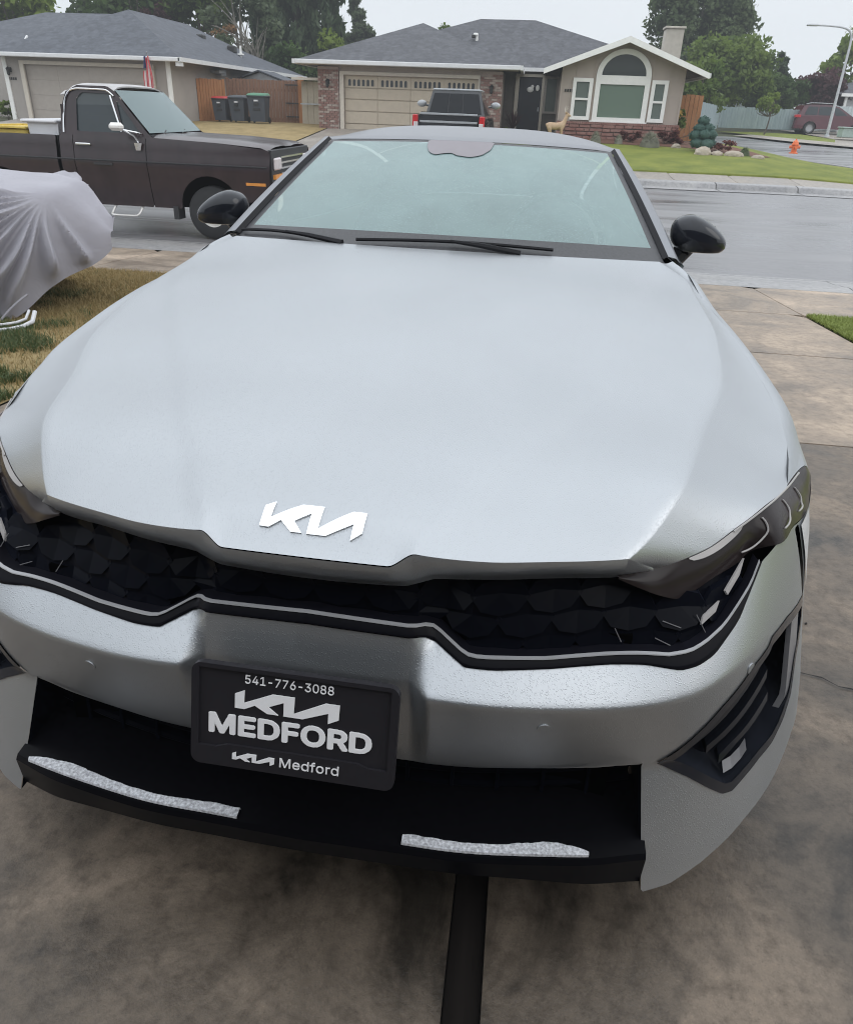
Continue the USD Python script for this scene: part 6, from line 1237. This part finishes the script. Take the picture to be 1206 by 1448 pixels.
# folds radiate from the top corner of the nose
dx, dz = Pc[..., 0] + 3.40, Pc[..., 2] - .64; rad = np.hypot(dx, dz); th_ = np.arctan2(-dz, -dx)
fold = np.zeros_like(rad)
for f0, w_, am in ((.10, .035, .07), (.24, .03, .08), (.36, .035, .09), (.50, .03, .08), (.64, .035, .10), (.80, .028, .08), (.96, .03, .09), (1.14, .03, .09), (1.34, .035, .08), (1.56, .04, .08), (1.8, .04, .06)): fold += am * 1.9 * np.exp(-(((th_ + .05 * np.sin(rad * 3 + f0 * 9)) - f0) / (w_ * 1.35)) ** 2) * ss(.05, .5, rad)
fold += .025 * (meshkit.fbm(np.stack([Pc[..., 0] * 2.2 + Pc[..., 2] * 1.6, Pc[..., 1] * 1.5, Pc[..., 2] * 2.0], -1), 4, 3) - .5)
Nn = np.cross(np.gradient(Pc, axis=0), np.gradient(Pc, axis=1)); Nn /= np.linalg.norm(Nn, axis=2, keepdims=True) + 1e-9; Nn *= np.sign(Nn[..., 2:3] + .3 - (Pc[..., 1:2] - 5) * 1.0 + 1e-6)
fold *= (ss(-.02, .10, tt_) * ss(1.0, .84, tt_))[None]; sg0 = np.sign(-np.mean(Nn[60:, 20:40, 1])); Pc += Nn * sg0 * (fold * 1.0)[..., None]
seam_ = np.array([Pc[i, int(np.clip(52 - (118 - i) * .42, 8, 60))] for i in range(60, 119)])
hem = 1 - ss(0, .06, tt_); Pc[..., 2] += (.025 * np.sin(GXs * 7) + .012 * np.sin(GXs * 15 + 1))[:, None] * hem[None]
obj('cover', sheet(grid(Pc, flip=False), .006), 'cover_cloth', cv, smooth=60)
obj('frame', join(bx(-7.4, -4.4, 4.5, 5.6, -.2, .3)), 'void_black', cv)
obj('tie_rope', join(tube(smoothcurve(np.array([(-3.45, 4.22, -.06), (-3.55, 4.12, -.16), (-3.62, 4.05, -.26)]), 12), .010, 6)), 'cover_cloth', cv, smooth=40)
obj('trailer_rail', join(tube(smoothcurve(np.array([(-3.30, 4.06, -.14), (-3.28, 3.97, -.20), (-3.34, 3.84, -.215), (-3.55, 3.66, -.20), (-4.2, 3.5, -.19)]), 14), .016, 8), tube(smoothcurve(np.array([(-3.36, 4.08, -.14), (-3.35, 4.0, -.19), (-3.42, 3.90, -.20), (-3.6, 3.76, -.19), (-4.2, 3.62, -.18)]), 14), .010, 8)), 'tub_white', cv, smooth=40)
obj('trailer_tyre', moved(lathe([(.08, .06), (.17, .055), (.2, .02), (.2, -.02), (.17, -.055), (.08, -.06)], 24, axis=1), (-4.3, 4.3, -.10)), 'rubber', cv, smooth=40)
# ---- three wheelie bins
def wheelie(x, y, w_, h, lid, label, grp='wheelie bins in a row against the fence', rot=0):
    z = float(hh(x, y)) + .13; t = thing('wheelie_bin', label, 'bin', (x, y, z), grp, rotz=rot); hw = w_ / 2
    bot = np.array([(-hw * .80, -.24), (hw * .80, -.24), (hw * .80, .22), (-hw * .80, .22)]); top = np.array([(-hw * .97, -.33), (hw * .97, -.33), (hw * .97, .27), (-hw * .97, .27)])
    V = np.vstack([np.c_[bot, [.06] * 4], np.c_[top, [h * .88] * 4]]); obj('body', vf(trimesh.convex.convex_hull(V)), 'bin_body', t)
    obj('rim', bx(-hw * 1.02, hw * 1.02, -.37, .30, h * .86, h * .91, .02), 'bin_body', t)
    obj('lid', vf(trimesh.convex.convex_hull(np.array([(-hw, -.37, h * .91), (hw, -.37, h * .91), (hw, .33, h * .93), (-hw, .33, h * .93), (-hw * .85, -.30, h * .97), (hw * .85, -.30, h * .97), (hw * .85, .25, h), (-hw * .85, .25, h)]))), lid, t)
    obj('handle', cyl((-hw * .8, .36, h * .90), (hw * .8, .36, h * .90), .018, .018, 8), 'bin_body', t)
    obj('front_grip', bx(-hw * .25, hw * .25, -.345, -.28, h * .60, h * .68, .01), 'dark_trim', t); obj('sticker', bx(-hw * .22, hw * .22, -.345, -.30, h * .72, h * .77), 'tub_white', t); obj('catch_bar', bx(-hw * .4, hw * .4, -.30, -.25, h * .42, h * .50, .01), 'dark_trim', t)
    for sg in (-1, 1): obj('wheel', moved(lathe([(.02, .03), (.10, .025), (.115, 0), (.10, -.025), (.02, -.03)], 18, axis=0), (sg * hw * .86, .24, .115)), 'rubber', t)
    return t
wheelie(-12.05, 29.2, .56, .92, 'lid_red', 'wheelie bin with red lid, leftmost of the three by the fence'); wheelie(-11.33, 29.2, .64, .98, 'lid_grey', 'wheelie bin with dark grey lid, middle of the three by the fence'); wheelie(-10.50, 29.15, .74, 1.08, 'lid_green', 'largest wheelie bin with green lid, rightmost by the fence')
# ---- deer ornament
import manifold3d as m3
def bones(joints, bl, edge=.03):
    sph = lambda j: m3.Manifold.sphere(j[3], 16).translate(j[:3]); tot = None
    for a, b in bl:
        q = m3.Manifold.batch_hull([sph(joints[a]), sph(joints[b])]); tot = q if tot is None else tot + q
    v, f = vf(tot.refine_to_length(edge)); q = trimesh.Trimesh(v, f); trimesh.smoothing.filter_taubin(q, iterations=8); return vf(q)
PM('deer_tan', (.42, .28, .17), .7, col2=(.50, .36, .24), scale=4); dz_ = float(hh(1.0, 26)) + .12
J = {'hip': (-.20, 0, .56, .12), 'mid': (0, 0, .55, .115), 'sh': (.20, 0, .58, .12), 'nk': (.28, 0, .70, .07), 'hd': (.36, 0, .93, .055), 'ms': (.46, 0, .89, .03), 'tl': (-.33, 0, .60, .03), 'e1': (.31, .08, 1.0, .018), 'e2': (.31, -.08, 1.0, .018), 'hc': (.335, 0, .95, .045)}
for n_, s_ in (('l', -.07), ('r', .07)):
    J |= {'h1' + n_: (-.22, s_, .50, .07), 'h2' + n_: (-.18, s_, .36, .04), 'h3' + n_: (-.27, s_, .24, .024), 'h4' + n_: (-.25, s_, .0, .02), 'f1' + n_: (.20, s_, .48, .05), 'f2' + n_: (.21, s_, .26, .026), 'f3' + n_: (.20, s_, .0, .02)}
BL = [('hip', 'mid'), ('mid', 'sh'), ('sh', 'nk'), ('nk', 'hd'), ('hd', 'ms'), ('hip', 'tl'), ('hc', 'e1'), ('hc', 'e2')] + [(a + n_, b + n_) for n_ in 'lr' for a, b in (('h1', 'h2'), ('h2', 'h3'), ('h3', 'h4'), ('f1', 'f2'), ('f2', 'f3'))] + [('hip', 'h1l'), ('hip', 'h1r'), ('sh', 'f1l'), ('sh', 'f1r')]
de = thing('deer_ornament', 'tan life like deer ornament with antlers standing left of the windows', 'deer ornament', (1.0, 26.6, dz_), rotz=.15)
obj('body', bones(J, BL), 'deer_tan', de, smooth=60)
for sg in (-1, 1): obj('antler', join(tube(smoothcurve(np.array([(.33, sg * .03, .98), (.27, sg * .10, 1.08), (.33, sg * .14, 1.18)]), 8), np.linspace(.012, .005, 8), 5), tube([(.285, sg * .09, 1.06), (.36, sg * .11, 1.12)], [.008, .004], 5)), 'trim_cream', de)
# ---- hydrant
PM('hydrant_orange', (.70, .16, .05), .45, var=.08, scale=9)
hz_ = float(hh(10.36, 31)) ; hzz = .21
hy = thing('fire_hydrant', 'orange fire hydrant at the street corner beyond the lawn tip', 'hydrant', (10.36, 31, hzz))
obj('barrel', lathe([(0, 0), (.16, 0), (.16, .04), (.10, .05), (.10, .30), (.13, .31), (.13, .35), (.11, .36), (.10, .42), (.06, .47), (0, .49)], 20), 'hydrant_orange', hy, smooth=35)
obj('bonnet_nut', cyl((0, 0, .48), (0, 0, .53), .03, .025, 5), 'hydrant_orange', hy)
for d_ in ((-1, 0), (1, 0), (0, -1)): obj('outlet', cyl((d_[0] * .08, d_[1] * .08, .24), (d_[0] * .19, d_[1] * .19, .24), .055, .06, 12), 'hydrant_orange', hy)
# ---- street lamp
lp = thing('street_lamp', 'tall grey street lamp with curved arm at the right corner', 'street lamp', (17.4, 48, .6))
PM('galvanised', (.46, .47, .48), .4, .4)
obj('pole', tube(np.array([(0, 0, 0), (-.0, 0, 4.4)]), [.09, .065], 12), 'galvanised', lp, smooth=40)
arm = smoothcurve(np.array([(0, 0, 4.4), (-.02, 0, 4.95), (-.14, 0, 5.30), (-.45, 0, 5.50), (-.95, 0, 5.58), (-2.0, 0, 5.62)]), 30)
obj('arm', tube(arm, np.linspace(.062, .045, 30), 10), 'galvanised', lp, smooth=40); obj('lamp_head', join(bx(-2.55, -1.95, -.12, .12, 5.57, 5.68, .04)), 'galvanised', lp); obj('base_flange', cyl((0, 0, 0), (0, 0, .12), .15, .13, 12), 'galvanised', lp)
ub = thing('utility_cabinet', 'low pale green utility cabinet at the right edge by the lamp post', 'utility box', (17.9, 46, .6))
PM('cabinet_green', (.30, .37, .33), .6); obj('cabinet', bx(-.55, .7, -.4, .4, .03, .50, .03), 'cabinet_green', ub); obj('lid', bx(-.60, .75, -.45, .45, .50, .57, .03), 'cabinet_green', ub); obj('base', bx(-.62, .77, -.47, .47, 0, .03), 'far_concrete', ub)
# ---- thin mist of the wet day
M['mist'] = usdkit.material(stage, '/World/Looks/mist', {'v': ('principled_volume', {'color': (.86, .89, .92), 'density': .0011})}, [], volume='v.volume')
obj('haze', bx(-420, 420, -75, 520, -2.0, 16.0), 'mist', kind='stuff')
